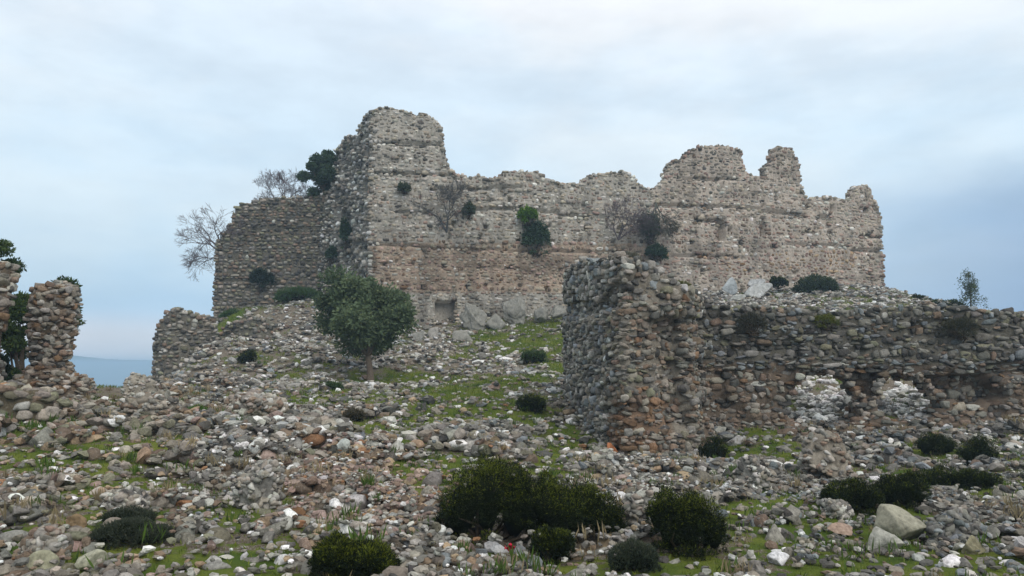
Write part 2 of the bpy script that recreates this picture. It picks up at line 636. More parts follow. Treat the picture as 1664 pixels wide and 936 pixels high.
def masonry(mb, path, thick, cell=0.2, course=(0.17, 0.30), slen=(0.2, 0.5), colf=None, mortar=(0.25, 0.22, 0.18), temps=None, closed=False,
            holes=(), recess=None, irregular=0.25, gap=0.9, prot=0.05, depth=0.14, prof=None, base_drop=0.5, skip=0.04, topfill=1.0, seed=1, topn=0.22, taper=0.0, embed=0.5, fill=0.0):
    """path: list of (x, y, ztop); a wall with a mortar core and its single stones, coursed, broken top"""
    r = np.random.default_rng(seed)
    P = np.array([(p[0], p[1]) for p in path], float)
    T = np.array([p[2] for p in path], float)
    if closed:
        P, T = np.vstack([P, P[:1]]), np.r_[T, T[:1]]
    seg = np.hypot(*np.diff(P, axis=0).T)
    S = np.r_[0, np.cumsum(seg)]
    L = S[-1]
    n = max(3, int(round(L / cell)))
    s = np.linspace(0, L, n + 1)
    xs, ys = np.interp(s, S, P[:, 0]), np.interp(s, S, P[:, 1])
    # tangent smoothed over neighbouring samples so corners are rounded
    if closed:
        tx = np.roll(xs[:-1], -1) - np.roll(xs[:-1], 1)
        ty = np.roll(ys[:-1], -1) - np.roll(ys[:-1], 1)
        tx, ty = np.r_[tx, tx[:1]], np.r_[ty, ty[:1]]
    else:
        tx, ty = np.gradient(xs), np.gradient(ys)
    ln = np.hypot(tx, ty)
    nx_, ny_ = ty / ln, -tx / ln
    if prof is not None:
        top = 0 * xs + 6.0
        for _ in range(7):
            ppx = project(xs, ys, top)[0]
            ppy = np.interp(ppx, [p[0] for p in prof], [p[1] for p in prof])
            top = 0.4 * top + 0.6 * ray(ppx, ppy, ys)[2]
    else:
        top = np.interp(s, S, T)
    top = top + topn * fbm(s * 1.6 + seed, 0, 0, seed, 3)
    if closed:
        top[-1] = top[0]
    bot = Hh(xs, ys) - base_drop
    cx, cy = xs[:-1].mean(), ys[:-1].mean()
    f_s = lambda arr, q: np.interp(q, s, arr)
    rec = recess if recess is not None else (lambda px, py, s_, z_: 0 * s_)

    def front(q, zz):
        X_, Y_ = f_s(xs, q), f_s(ys, q)
        pxx, pyy = project(X_, Y_, zz)
        hb = f_s(bot, q)
        d = -rec(pxx, pyy, q, zz) - taper * np.maximum(zz - hb, 0) + 0.07 * fbm(q * 0.7, zz * 0.7, seed, seed, 3)
        return X_ + f_s(nx_, q) * d, Y_ + f_s(ny_, q) * d, pxx, pyy

    zlo, zhi = bot.min(), top.max() + 0.1
    m_ = int(math.ceil((zhi - zlo) / cell))
    zg = zlo + np.arange(m_ + 1) * cell
    sc = (s[:-1] + s[1:]) / 2
    SCg, ZCg = np.meshgrid(sc, (zg[:-1] + zg[1:]) / 2, indexing='ij')
    X_, Y_ = f_s(xs, SCg), f_s(ys, SCg)
    PX, PY = project(X_, Y_, ZCg)
    occ = (ZCg > f_s(bot, SCg) - cell) & (ZCg < f_s(top, SCg) - 0.02)
    for hpoly in holes:
        occ &= ~inpoly(PX, PY, hpoly)
    SG, ZG = np.meshgrid(s, zg, indexing='ij')
    fxg, fyg, PXg, PYg = front(SG, ZG)
    jz = 0.35 * cell * vnoise(SG * 3.1, ZG * 3.1, seed, seed)
    Vf = np.stack([fxg, fyg, ZG + jz], -1)
    if closed:
        Vf[-1] = Vf[0]
        Vb = np.stack([xs[:, None] * (1 - thick) + cx * thick + 0 * ZG, ys[:, None] * (1 - thick) + cy * thick + 0 * ZG, ZG + jz], -1)
    else:
        Vb = np.stack([f_s(xs, SG) - f_s(nx_, SG) * thick, f_s(ys, SG) - f_s(ny_, SG) * thick, ZG + jz], -1)
    nvf = Vf.shape[0] * Vf.shape[1]
    idf = np.arange(nvf).reshape(Vf.shape[:2])
    idb = idf + nvf
    Fs = []
    I, J = np.nonzero(occ)
    Fs.append(np.stack([idf[I, J], idf[I + 1, J], idf[I + 1, J + 1], idf[I, J + 1]], -1))
    Fs.append(np.stack([idb[I, J], idb[I, J + 1], idb[I + 1, J + 1], idb[I + 1, J]], -1))
    pad = np.zeros((occ.shape[0] + 2, occ.shape[1] + 2), bool)
    pad[1:-1, 1:-1] = occ
    if closed:
        pad[0, 1:-1], pad[-1, 1:-1] = occ[-1], occ[0]
    up = occ & ~pad[1:-1, 2:]
    dn = occ & ~pad[1:-1, :-2]
    lf = occ & ~pad[:-2, 1:-1]
    rt = occ & ~pad[2:, 1:-1]
    I, J = np.nonzero(up)
    Fs.append(np.stack([idf[I, J + 1], idf[I + 1, J + 1], idb[I + 1, J + 1], idb[I, J + 1]], -1))
    I, J = np.nonzero(dn)
    Fs.append(np.stack([idf[I, J], idb[I, J], idb[I + 1, J], idf[I + 1, J]], -1))
    I, J = np.nonzero(lf)
    Fs.append(np.stack([idf[I, J], idf[I, J + 1], idb[I, J + 1], idb[I, J]], -1))
    I, J = np.nonzero(rt)
    Fs.append(np.stack([idf[I + 1, J], idb[I + 1, J], idb[I + 1, J + 1], idf[I + 1, J + 1]], -1))
    Fq = np.concatenate(Fs)
    Vall = np.concatenate([Vf.reshape(-1, 3), Vb.reshape(-1, 3)])
    used = np.unique(Fq)
    remap = np.zeros(len(Vall), int)
    remap[used] = np.arange(len(used))
    mc = np.array(mortar) if not callable(mortar) else None
    if mc is None:
        pxx, pyy = project(Vall[used, 0], Vall[used, 1], Vall[used, 2])
        mcol = mortar(pxx, pyy)
    else:
        mcol = np.tile(mc, (len(used), 1))
    mcol = mcol * (1 + 0.25 * fbm(Vall[used, 0] * 1.5, Vall[used, 1] * 1.5, Vall[used, 2] * 1.5, 77, 3))[:, None]
    mb.add(Vall[used], remap[Fq], mcol)
    # stones of the face, course by course
    Sp, Zp, Lp, Hp = [], [], [], []
    z = zlo
    while z < zhi:
        ch = r.uniform(*course)
        q = -r.uniform(0, 0.3)
        while q < L:
            l = r.uniform(*slen) * (1.0 if r.random() > 0.12 else 1.5)
            Sp.append(q + l / 2)
            Zp.append(z + ch / 2)
            Lp.append(l)
            Hp.append(ch)
            q += l
        z += ch
    Sp, Zp, Lp, Hp = map(np.array, (Sp, Zp, Lp, Hp))
    Zp = Zp + 0.07 * np.sin(Sp * 0.35 + seed) + irregular * 0.10 * r.normal(size=len(Sp)) + 0.12 * fbm(Sp * 0.25, Zp * 0.1, 0, seed, 2)
    Hp = Hp * (1 + irregular * 0.5 * r.normal(size=len(Hp))).clip(0.55, 1.5)
    Sp = np.clip(Sp, 0.03, L - 0.03)
    fx_, fy_, pxx, pyy = front(Sp, Zp)
    ok = (Zp > f_s(bot, Sp)) & (Zp < f_s(top, Sp) + 0.3 * Hp) & (r.random(len(Sp)) > skip)
    for hpoly in holes:
        ok &= ~inpoly(pxx, pyy, hpoly)
    Sp, Zp, Lp, Hp, fx_, fy_, pxx, pyy = [v[ok] for v in (Sp, Zp, Lp, Hp, fx_, fy_, pxx, pyy)]
    k = len(Sp)
    nxx, nyy = f_s(nx_, Sp), f_s(ny_, Sp)
    pr = r.normal(size=k) * prot * 0.6 + prot * 0.2
    dd = depth * r.uniform(0.8, 1.3, k)
    pos = np.stack([fx_ + nxx * (pr - dd * embed), fy_ + nyy * (pr - dd * embed), Zp], -1)
    yaw = np.arctan2(nxx, -nyy)
    R = rotmats(yaw + 0.12 * irregular * 4 * r.normal(size=k) * 0.6, 0.25 * irregular * r.normal(size=k), 0.35 * irregular * r.normal(size=k))
    scl = np.stack([Lp / 2 * gap * r.uniform(0.85, 1.02, k), dd, Hp / 2 * gap * r.uniform(0.8, 1.05, k)], -1)
    instance(mb, temps, pos, scl, R, colf(pxx, pyy, k, r), r.integers(0, len(temps), k))
    if fill > 0:       # small pinning stones between the bigger ones
        kf = int(fill * L * (top.mean() - bot.mean()))
        ss, zz = r.uniform(0.02, L - 0.02, kf), r.uniform(zlo, zhi, kf)
        fx_, fy_, pxx, pyy = front(ss, zz)
        ok = (zz > f_s(bot, ss)) & (zz < f_s(top, ss))
        for hpoly in holes:
            ok &= ~inpoly(pxx, pyy, hpoly)
        ss, zz, fx_, fy_, pxx, pyy = [v[ok] for v in (ss, zz, fx_, fy_, pxx, pyy)]
        k2 = len(ss)
        yw = np.arctan2(f_s(nx_, ss), -f_s(ny_, ss))
        sz_ = r.uniform(0.12, 0.3, k2) * np.mean(slen)
        instance(mb, temps, np.stack([fx_, fy_, zz], -1), np.stack([sz_ * 1.3, sz_ * 0.9, sz_ * .6], -1),
                 rotmats(yw + .2 * r.normal(size=k2), .3 * r.normal(size=k2), .3 * r.normal(size=k2)), colf(pxx, pyy, k2, r), r.integers(0, len(temps), k2))
    # stones of broken tops, ends and hole edges, through the thickness
    bp_, bs_, bc_ = [], [], []
    for I, J, dz, ds in ((*np.nonzero(up), 1, 0), (*np.nonzero(lf), 0, -1), (*np.nonzero(rt), 0, 1), (*np.nonzero(dn), -1, 0)):
        if len(I) == 0:
            continue
        tw = (thick * np.hypot(xs - cx, ys - cy).mean() if closed else thick)
        per = max(1, int(math.ceil(tw * cell / (np.mean(slen) * np.mean(course)) * 0.55 * topfill)))
        for q in range(per):
            ss = sc[I] + ds * cell * 0.5 + r.uniform(-.5, .5, len(I)) * cell
            zz = zg[J] + cell * 0.5 + dz * cell * 0.45 + r.uniform(-.3, .15, len(I)) * cell
            if closed:
                ft = r.uniform(0, 1, len(I)) * thick
                X0_, Y0_, _, _ = front(ss, zz)
                X_ = X0_ * (1 - ft) + cx * ft
                Y_ = Y0_ * (1 - ft) + cy * ft
            else:
                ft = r.uniform(0, 1, len(I)) * thick
                X_ = f_s(xs, ss) - f_s(nx_, ss) * ft
                Y_ = f_s(ys, ss) - f_s(ny_, ss) * ft
            keep = zz > Hh(X_, Y_) - 0.1
            bp_.append(np.stack([X_, Y_, zz], -1)[keep])
    if bp_:
        bp_ = np.concatenate(bp_)
        k = len(bp_)
        a0 = np.mean(slen) / 2
        scl = np.stack([a0 * r.uniform(0.6, 1.3, k), a0 * r.uniform(0.5, 1.0, k), np.mean(course) / 2 * r.uniform(0.6, 1.25, k)], -1)
        pxx, pyy = project(bp_[:, 0], bp_[:, 1], bp_[:, 2])
        instance(mb, temps, bp_, scl, rotmats(r.uniform(0, 6.28, k), 0.2 * r.normal(size=k), 0.2 * r.normal(size=k)), colf(pxx, pyy, k, r) * 1.08, r.integers(0, len(temps), k))


BRICK, BEIGE, TAN = (0.20, 0.125, 0.075), (0.38, 0.335, 0.27), (0.36, 0.265, 0.175)
GREY, WARM, BROWN = (0.212, 0.20, 0.175), (0.29, 0.255, 0.21), (0.21, 0.155, 0.115)
LIGHT, WHITE, RUST = (0.42, 0.40, 0.355), (0.60, 0.59, 0.56), (0.29, 0.16, 0.085)
BLUE, DARK, PINK, OLIVE = (0.215, 0.23, 0.235), (0.095, 0.09, 0.082), (0.34, 0.25, 0.21), (0.19, 0.18, 0.125)


def zone(colf_list):
    def f(px, py, k, r):
        out = pick(colf_list[0][1], k, r)
        for test, pal in colf_list[1:]:
            mk = test(px, py)
            if mk.any():
                c = pick(pal, k, r)
                out = np.where(mk[:, None], c, out)
        return out
    return f


def nz(px, py, sc=0.02, seed=3):
    return vnoise(px * sc, py * sc, 0, seed)


# castle ------------------------------------------------------------
castle = bpy.data.objects.new('ruined_castle', None)
C.objects.link(castle)
castle.location = (2.0, 47.0, float(Hh(2.0, 47.0)))
tag(castle, 'large ruined stone castle with tall tower stump and jagged wall top on the hill', 'castle')

CASTLE_TOP = [(560, 186), (596, 182), (625, 172), (660, 182), (700, 188), (716, 203), (722, 250), (730, 275), (745, 283), (765, 288), (780, 285), (800, 291), (815, 281), (845, 276), (872, 278), (885, 290), (905, 296), (940, 298),
              (960, 283), (990, 280), (1020, 280), (1034, 290), (1041, 305), (1055, 308), (1070, 302), (1083, 293), (1087, 265), (1110, 258), (1122, 242), (1160, 236), (1203, 240), (1207, 262), (1216, 284), (1243, 287),
              (1249, 268), (1260, 258), (1258, 239), (1288, 242), (1291, 252), (1299, 265), (1301, 290), (1304, 308), (1316, 322), (1345, 319), (1364, 322), (1385, 330), (1389, 311), (1398, 300), (1414, 304), (1418, 318), (1430, 338), (1440, 360)]


def wpt(px, Yd, py):
    x, y, z = ray(px, py, Yd)
    return (float(x), float(y), float(z))


def to_local(mb, parent):
    off = np.array(parent.location)
    mb.V = [v - off for v in mb.V]


castle_col = zone([
    (None, [(LIGHT, 3.6), (BEIGE, 3.2), (WARM, 3), (GREY, 1.3), (WHITE, 1.4), (PINK, 1.2), (DARK, .25)]),
    (lambda px, py: (py > 395 + 12 * nz(px, py)) & (py < 478) & (px < 1060), [(PINK, 3.5), (BROWN, 3), (WARM, 3), (BEIGE, 2), (LIGHT, 1.0), (WHITE, .4), (BRICK, .3)]),
    (lambda px, py: (px > 1060) & (py > 330), [(PINK, 3.6), (BEIGE, 3.5), (WARM, 2.4), (LIGHT, 3), (WHITE, 1.2), (BROWN, 1.0), (GREY, .5)]),
    (lambda px, py: (px > 1070) & (px < 1400) & (py > 408) & (py < 446) & (nz(px, py, 0.03, 9) > -0.2), [(TAN, 2.4), (PINK, 3), (WARM, 2), (BRICK, .8)]),
    (lambda px, py: (py < 270) & (px < 740), [(GREY, 3), (WARM, 3), (LIGHT, 2.4), (WHITE, 1.2), (DARK, .7)]),
    (lambda px, py: (px > 1080) & (py < 300), [(GREY, 2.5), (WARM, 3), (PINK, 2), (LIGHT, 1.2), (DARK, .6)]),
])


_cc = castle_col


def streaks(px, py):
    # dark run-off stains and dull lichen patches on the old facing
    a_ = np.clip(vnoise(px * 0.11, py * 0.012, 0, 91) - 0.15, 0, 1) * 0.45
    b_ = np.clip(fbm(px * 0.022, py * 0.035, 0, 92, 3) - 0.05, 0, 1) * 0.6
    return np.clip(1 - a_ - b_, 0.55, 1)[:, None]


def castle_col(px, py, k, r):
    return _cc(px, py, k, r) * np.array([1.0, 0.965, 0.92]) * streaks(px, py)


def castle_mortar(px, py):
    base = np.tile(np.array([0.33, 0.30, 0.255]), (len(px), 1))
    low = (py > 395) & (py < 475) & (px < 1060)
    base[low] = (0.31, 0.24, 0.18)
    rt_ = px > 1060
    base[rt_] = (0.37, 0.315, 0.26)
    return base * 1.06 * streaks(px, py)


SLOTS = [(603, 281, 735, 284, 3.5), (700, 308, 850, 304, 3), (760, 341, 850, 337, 4), (860, 340, 940, 350, 3), (900, 350, 960, 351, 3), (1050, 334, 1235, 338, 3.0), (1237, 342, 1312, 351, 4.5),
         (1395, 383, 1437, 386, 3), (600, 397, 845, 409, 2.5), (845, 409, 1020, 409, 2.5), (1385, 405, 1437, 408, 4), (1130, 356, 1180, 357, 3), (640, 345, 700, 346, 3), (1090, 415, 1200, 417, 2.5), (1280, 398, 1380, 400, 2.5), (610, 232, 720, 236, 2.5), (1100, 290, 1200, 291, 2.5)]


_pr = np.random.default_rng(88)
PUTLOG = [(x_ + _pr.normal() * 9, y_ + (x_ - 600) * 0.02 + _pr.normal() * 2) for y_ in (322, 362, 384, 428, 462) for x_ in range(630, 1430, 52) if _pr.random() < .62]


def castle_recess(px, py, s_, z_):
    d = 0.0 * s_
    for x0, y0, x1, y1, th in SLOTS:
        yy = y0 + (y1 - y0) * np.clip((px - x0) / (x1 - x0), 0, 1) + 1.2 * vnoise(px * 0.09, 0, 0, 5)
        d = d + 0.30 * ((px > x0) & (px < x1) & (np.abs(py - yy) < th * 0.75))
    for a_, b_, c_, e_, dep in ((706, 488, 740, 528, 1.0), (1166, 360, 1179, 392, 0.7), (1237, 352, 1246, 384, 0.6), (1130, 355, 1168, 362, .3), (808, 306, 822, 320, .3), (1330, 348, 1350, 372, .25)):
        d = d + dep * ((px > a_) & (px < c_) & (py > b_) & (py < e_))
    for px_h, py_h in PUTLOG:
        d = d + 0.35 * ((np.abs(px - px_h) < 3.4) & (np.abs(py - py_h) < 3.6))
    # upper parapet zone eroded, plaster patches proud
    d = d + 0.10 * (vnoise(px * 0.025, py * 0.05, 0, 12) > 0.45)
    return d


mb = MB()
masonry(mb, [wpt(600, 46, 390), wpt(760, 47.0, 390), wpt(1000, 48.4, 390), wpt(1250, 50.2, 390), wpt(1433, 52.5, 390)], 0.95, cell=0.13, course=(0.15, 0.31), slen=(0.14, 0.5),
        colf=castle_col, mortar=castle_mortar, temps=BLK_LO, prof=CASTLE_TOP, recess=castle_recess, irregular=0.34, gap=0.94, prot=0.014, depth=0.15, embed=0.85, fill=4, seed=3, topn=0.06, base_drop=1.2)
# large pale blocks laid in the face of the lower wall
to_local(mb, castle)
mb.build('curtain_wall', M_WALL, castle)

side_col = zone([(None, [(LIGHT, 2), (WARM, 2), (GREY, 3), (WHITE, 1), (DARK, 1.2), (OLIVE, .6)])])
mb = MB()
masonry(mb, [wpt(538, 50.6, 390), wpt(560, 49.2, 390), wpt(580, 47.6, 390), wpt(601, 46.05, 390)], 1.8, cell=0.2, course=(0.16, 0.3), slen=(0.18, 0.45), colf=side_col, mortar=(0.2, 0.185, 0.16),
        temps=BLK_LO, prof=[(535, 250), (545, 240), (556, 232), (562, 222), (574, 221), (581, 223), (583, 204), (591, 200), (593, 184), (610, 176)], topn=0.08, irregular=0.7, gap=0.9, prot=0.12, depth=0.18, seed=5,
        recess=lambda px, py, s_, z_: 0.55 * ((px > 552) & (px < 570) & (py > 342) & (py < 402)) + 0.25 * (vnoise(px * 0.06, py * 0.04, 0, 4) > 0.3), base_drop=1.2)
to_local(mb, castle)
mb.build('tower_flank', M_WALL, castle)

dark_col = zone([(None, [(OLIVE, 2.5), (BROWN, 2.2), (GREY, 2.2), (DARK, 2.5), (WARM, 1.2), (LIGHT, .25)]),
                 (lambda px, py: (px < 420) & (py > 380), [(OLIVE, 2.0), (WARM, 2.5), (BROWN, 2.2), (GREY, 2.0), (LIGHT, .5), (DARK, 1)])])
mb = MB()
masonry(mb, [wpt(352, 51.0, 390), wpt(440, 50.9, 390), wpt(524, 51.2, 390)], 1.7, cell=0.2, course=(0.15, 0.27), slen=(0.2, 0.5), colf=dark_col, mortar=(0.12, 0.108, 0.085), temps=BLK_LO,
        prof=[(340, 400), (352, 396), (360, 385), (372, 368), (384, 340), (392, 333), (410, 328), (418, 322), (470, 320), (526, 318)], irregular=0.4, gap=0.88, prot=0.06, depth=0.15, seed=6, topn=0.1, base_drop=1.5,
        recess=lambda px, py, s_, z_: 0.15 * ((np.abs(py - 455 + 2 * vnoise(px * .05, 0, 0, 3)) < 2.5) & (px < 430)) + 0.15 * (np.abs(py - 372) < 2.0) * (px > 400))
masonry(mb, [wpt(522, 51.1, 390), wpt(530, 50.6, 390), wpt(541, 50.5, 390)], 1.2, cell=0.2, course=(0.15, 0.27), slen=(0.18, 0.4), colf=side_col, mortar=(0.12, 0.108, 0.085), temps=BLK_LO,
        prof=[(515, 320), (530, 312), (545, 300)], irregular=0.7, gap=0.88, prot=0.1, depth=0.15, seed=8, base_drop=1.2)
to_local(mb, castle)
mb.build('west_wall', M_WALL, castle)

# round stub of a lower tower on the left edge of the mound
def ring(cpx, Yd, rpx, ratio, topz, n=20, ang0=0.0):
    cx_, cy_, _ = ray(cpx, 600, Yd)
    R_ = rpx * Yd / F
    pts = []
    for i in range(n):
        a_ = -math.pi + i * 2 * math.pi / n       # starts at the left, front first
        x_, y_ = cx_ + R_ * math.cos(a_), cy_ + R_ * ratio * math.sin(a_)
        pts.append((float(x_), float(y_), topz(math.cos(a_), math.sin(a_))))
    return pts


stub_col = zone([(None, [(GREY, 3), (WARM, 3), (OLIVE, 2), (LIGHT, 1.0), (DARK, 1.4), (BROWN, 1)])])
mb = MB()
zt = ray(300, 506, 38)[2]
masonry(mb, ring(301, 39.5, 42, 1.0, lambda c_, s_: float(zt) + 0.15 - 1.9 * max(0, -c_) ** 2.0 - 0.9 * max(0, c_) ** 2.5 - 0.1 * (s_ > 0)), 0.95, cell=0.17, course=(0.14, 0.24), slen=(0.18, 0.42), colf=stub_col, mortar=(0.15, 0.135, 0.11), temps=BLK_LO, closed=True,
        irregular=0.45, gap=0.9, prot=0.06, depth=0.14, seed=11, topn=0.15, base_drop=2.5, taper=-0.02)
o = mb.build('round_tower_stub', M_WALL)
tag(o, 'low rounded stump of grey rubble masonry at the left foot of the castle mound', 'tower stump')

# mortared retaining wall on the slope beneath the dark wall
mb = MB()
masonry(mb, [wpt(352, 43.5, 545), wpt(385, 42.6, 522), wpt(420, 42.4, 516), wpt(455, 43.5, 530)], 0.9, cell=0.17, course=(0.14, 0.24), slen=(0.15, 0.4), colf=stub_col, mortar=(0.15, 0.14, 0.11), temps=BLK_LO,
        irregular=0.7, gap=0.9, prot=0.09, seed=12, topn=0.25, base_drop=1.0)
o = mb.build('retaining_wall', M_WALL)
tag(o, 'low mossy rubble retaining wall on the slope right of the round tower stump', 'wall')

# near wall ruin on the right ---------------------------------------------
near = bpy.data.objects.new('ruined_outer_wall', None)
C.objects.link(near)
near.location = (6.0, 20.0, float(Hh(6.0, 20.0)))
tag(near, 'long dark fieldstone outer wall ruin with a thick broken end and two ragged gaps near its foot', 'wall')
near_col = zone([
    (None, [(GREY, 4), (WARM, 2), (DARK, 2.6), (LIGHT, .8), (BLUE, 1.2), (BROWN, 1.2), (WHITE, .25), (OLIVE, .8)]),
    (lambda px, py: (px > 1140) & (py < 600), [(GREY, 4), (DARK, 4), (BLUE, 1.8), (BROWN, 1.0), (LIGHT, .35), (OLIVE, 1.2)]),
    (lambda px, py: (px > 1000) & (px < 1135) & (py > 480), [(WARM, 3), (BROWN, 2.5), (GREY, 3), (DARK, 1.2), (BRICK, .3), (OLIVE, .8)]),
    (lambda px, py: (px > 990) & (px < 1090) & (py > 650) & (py < 735) & (nz(px, py, .04, 31) > -0.35), [(BRICK, 2.6), (BROWN, 2.5), (WARM, 1), (GREY, .7)]),
    (lambda px, py: (px > 1130) & (py > 600), [(BROWN, 3), (WARM, 2.5), (GREY, 2.5), (DARK, 1.2), (BRICK, .4), (LIGHT, .5)]),
    (lambda px, py: (px < 985), [(GREY, 4), (LIGHT, 1.8), (WARM, 1.5), (BLUE, 1.5), (DARK, 1.5)]),
])


_nc = near_col


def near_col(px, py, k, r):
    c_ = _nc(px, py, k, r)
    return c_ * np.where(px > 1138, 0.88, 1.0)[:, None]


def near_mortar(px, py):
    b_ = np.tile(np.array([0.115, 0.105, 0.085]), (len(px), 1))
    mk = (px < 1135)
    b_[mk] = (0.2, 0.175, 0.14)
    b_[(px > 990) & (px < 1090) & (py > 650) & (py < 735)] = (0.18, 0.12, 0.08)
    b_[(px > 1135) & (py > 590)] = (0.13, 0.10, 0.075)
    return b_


def near_recess(px, py, s_, z_):
    d = 0 * s_
    d = d + 0.55 * inpoly(px, py, [(1380, 604), (1432, 604), (1432, 640), (1392, 655)])
    d = d + 0.50 * inpoly(px, py, [(1500, 612), (1600, 606), (1640, 640), (1600, 662), (1510, 650)])
    d = d + 0.35 * inpoly(px, py, [(1068, 520), (1108, 510), (1112, 640), (1130, 690), (1085, 700), (1066, 620)])
    d = d + 0.16 * (vnoise(px * 0.018, py * 0.03, 0, 61) > 0.35)
    d = d + 0.10 * ((np.abs(py - 604 - 3 * vnoise(px * .03, 0, 0, 6)) < 4) & (px > 1140))
    d = d - 0.30 * sstep(655, 740, py) * (px > 1140)
    return d


HOLES = [[(1278, 652), (1288, 628), (1304, 612), (1326, 602), (1362, 604), (1378, 610), (1392, 626), (1400, 645), (1396, 668), (1382, 692), (1340, 699), (1290, 694), (1276, 672)],
         [(1428, 652), (1432, 624), (1442, 610), (1458, 604), (1480, 612), (1506, 622), (1528, 638), (1536, 658), (1520, 682), (1470, 690), (1430, 680)]]
mb = MB()
P1 = [(918, 24.0, 452), (920, 23.2, 444), (926, 22.4, 436), (944, 20.8, 428), (972, 19.4, 422), (1000, 18.4, 417), (1012, 18.1, 419), (1040, 18.2, 428), (1062, 18.3, 436), (1085, 18.4, 450), (1108, 18.5, 466), (1126, 18.7, 480),
      (1134, 19.2, 486), (1140, 20.2, 490), (1130, 21.4, 492), (1110, 23.5, 480), (1060, 24.6, 462), (980, 25.0, 452)]
masonry(mb, [wpt(a_, b_, c_) for a_, b_, c_ in P1], 0.97, cell=0.12, course=(0.07, 0.20), slen=(0.09, 0.32), colf=near_col, mortar=near_mortar, temps=BLK_HI, closed=True,
        recess=near_recess, irregular=0.5, gap=1.0, prot=0.045, depth=0.13, embed=0.55, fill=45, seed=21, topn=0.16, base_drop=0.5, topfill=1.2)
to_local(mb, near)
mb.build('broken_wall_end', M_WALL, near)
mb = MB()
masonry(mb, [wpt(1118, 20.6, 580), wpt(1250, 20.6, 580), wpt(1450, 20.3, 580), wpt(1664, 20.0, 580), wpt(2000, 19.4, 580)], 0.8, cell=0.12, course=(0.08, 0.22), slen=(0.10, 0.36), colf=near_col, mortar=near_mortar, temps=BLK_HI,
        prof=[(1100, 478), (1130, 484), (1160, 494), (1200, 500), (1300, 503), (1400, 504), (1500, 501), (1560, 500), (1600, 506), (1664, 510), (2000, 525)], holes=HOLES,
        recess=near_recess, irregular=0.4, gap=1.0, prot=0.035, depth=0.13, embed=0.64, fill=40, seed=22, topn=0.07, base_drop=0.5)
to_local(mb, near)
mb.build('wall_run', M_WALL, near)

# left pillars ---------------------------------------------------------
pil_col = zone([(None, [(WARM, 3), (GREY, 2.5), (BROWN, 2.2), (LIGHT, 1.3), (DARK, 1), (BRICK, .35)]),
                (lambda px, py: nz(px, py, .03, 14) > 0.15, [(BRICK, 1.2), (BROWN, 2.5), (WARM, 3), (LIGHT, .8)])])


def lathe_recess(tab, Yd):
    """tab: (photo row, half width in photo px); returns inset from the widest"""
    mx = max(t_[1] for t_ in tab)
    return lambda px, py, s_, z_: (mx - np.interp(py, [t_[0] for t_ in tab], [t_[1] for t_ in tab])) * Yd / F


mb = MB()
zt = float(ray(80, 458, 17)[2])
masonry(mb, ring(82, 17.6, 60, 0.85, lambda c_, s_: zt - 0.12 * abs(c_)), 0.97, cell=0.11, course=(0.06, 0.15), slen=(0.08, 0.24), colf=pil_col, mortar=(0.14, 0.11, 0.08), temps=BLK_HI, closed=True,
        irregular=0.6, gap=1.03, prot=0.07, depth=0.13, fill=40, seed=31, topn=0.12, base_drop=0.4,
        recess=lathe_recess([(450, 26), (462, 31), (480, 34), (520, 33), (560, 30), (585, 24), (600, 28), (612, 42), (640, 58), (700, 62)], 17))
o = mb.build('masonry_pillar', M_WALL)
tag(o, 'freestanding lumpy stone pillar of brown rubble, undercut near its foot', 'pillar')

mb = MB()
masonry(mb, [wpt(-260, 15.2, 400), wpt(-120, 15.2, 405), wpt(-40, 15.3, 425), wpt(10, 15.4, 430), wpt(22, 15.6, 436)], 0.55, cell=0.11, course=(0.06, 0.15), slen=(0.08, 0.24), colf=pil_col, mortar=(0.14, 0.11, 0.08), temps=BLK_HI,
        holes=[[(60, 478), (20, 480), (10, 505), (-2, 522), (-14, 535), (-20, 560), (-16, 600), (-24, 640), (-20, 720), (80, 720)]],
        irregular=0.6, gap=1.03, prot=0.07, depth=0.13, fill=40, seed=32, topn=0.1, base_drop=0.4)
o = mb.build('wall_fragment', M_WALL)
tag(o, 'ragged brown rubble wall fragment cut by the left frame edge', 'wall')

big_col = zone([(None, [(WARM, 3), (OLIVE, 2), (BROWN, 2.2), (GREY, 1.5), (LIGHT, .6), (RUST, .4)])])
mb = MB()
masonry(mb, [wpt(-80, 14.6, 628), wpt(0, 14.6, 630), wpt(60, 14.7, 640), wpt(86, 14.9, 652)], 0.8, cell=0.13, course=(0.12, 0.2), slen=(0.18, 0.38), colf=big_col, mortar=(0.11, 0.09, 0.06), temps=BLK_HI,
        irregular=0.5, gap=0.95, prot=0.06, depth=0.18, seed=33, topn=0.08, base_drop=0.3)
o = mb.build('footing_wall', M_WALL)
tag(o, 'low drystone footing of big rounded brown stones below the pillar', 'wall')

# ------------------------------------------------------------------ rubble, dropped on a height map
RES = 0.06
RX0, RX1, RY0, RY1 = -24.0, 34.0, 4.0, 57.0
HX = np.arange(RX0, RX1, RES)
HY = np.arange(RY0, RY1, RES)
HM = Hh(*np.meshgrid(HX, HY, indexing='ij'))
BASE = HM.copy()


def surf(x, y):
    i = int((x - RX0) / RES)
    j = int((y - RY0) / RES)
    if 0 <= i < HM.shape[0] and 0 <= j < HM.shape[1]:
        return float(HM[i, j])
    return float(Hh(x, y))


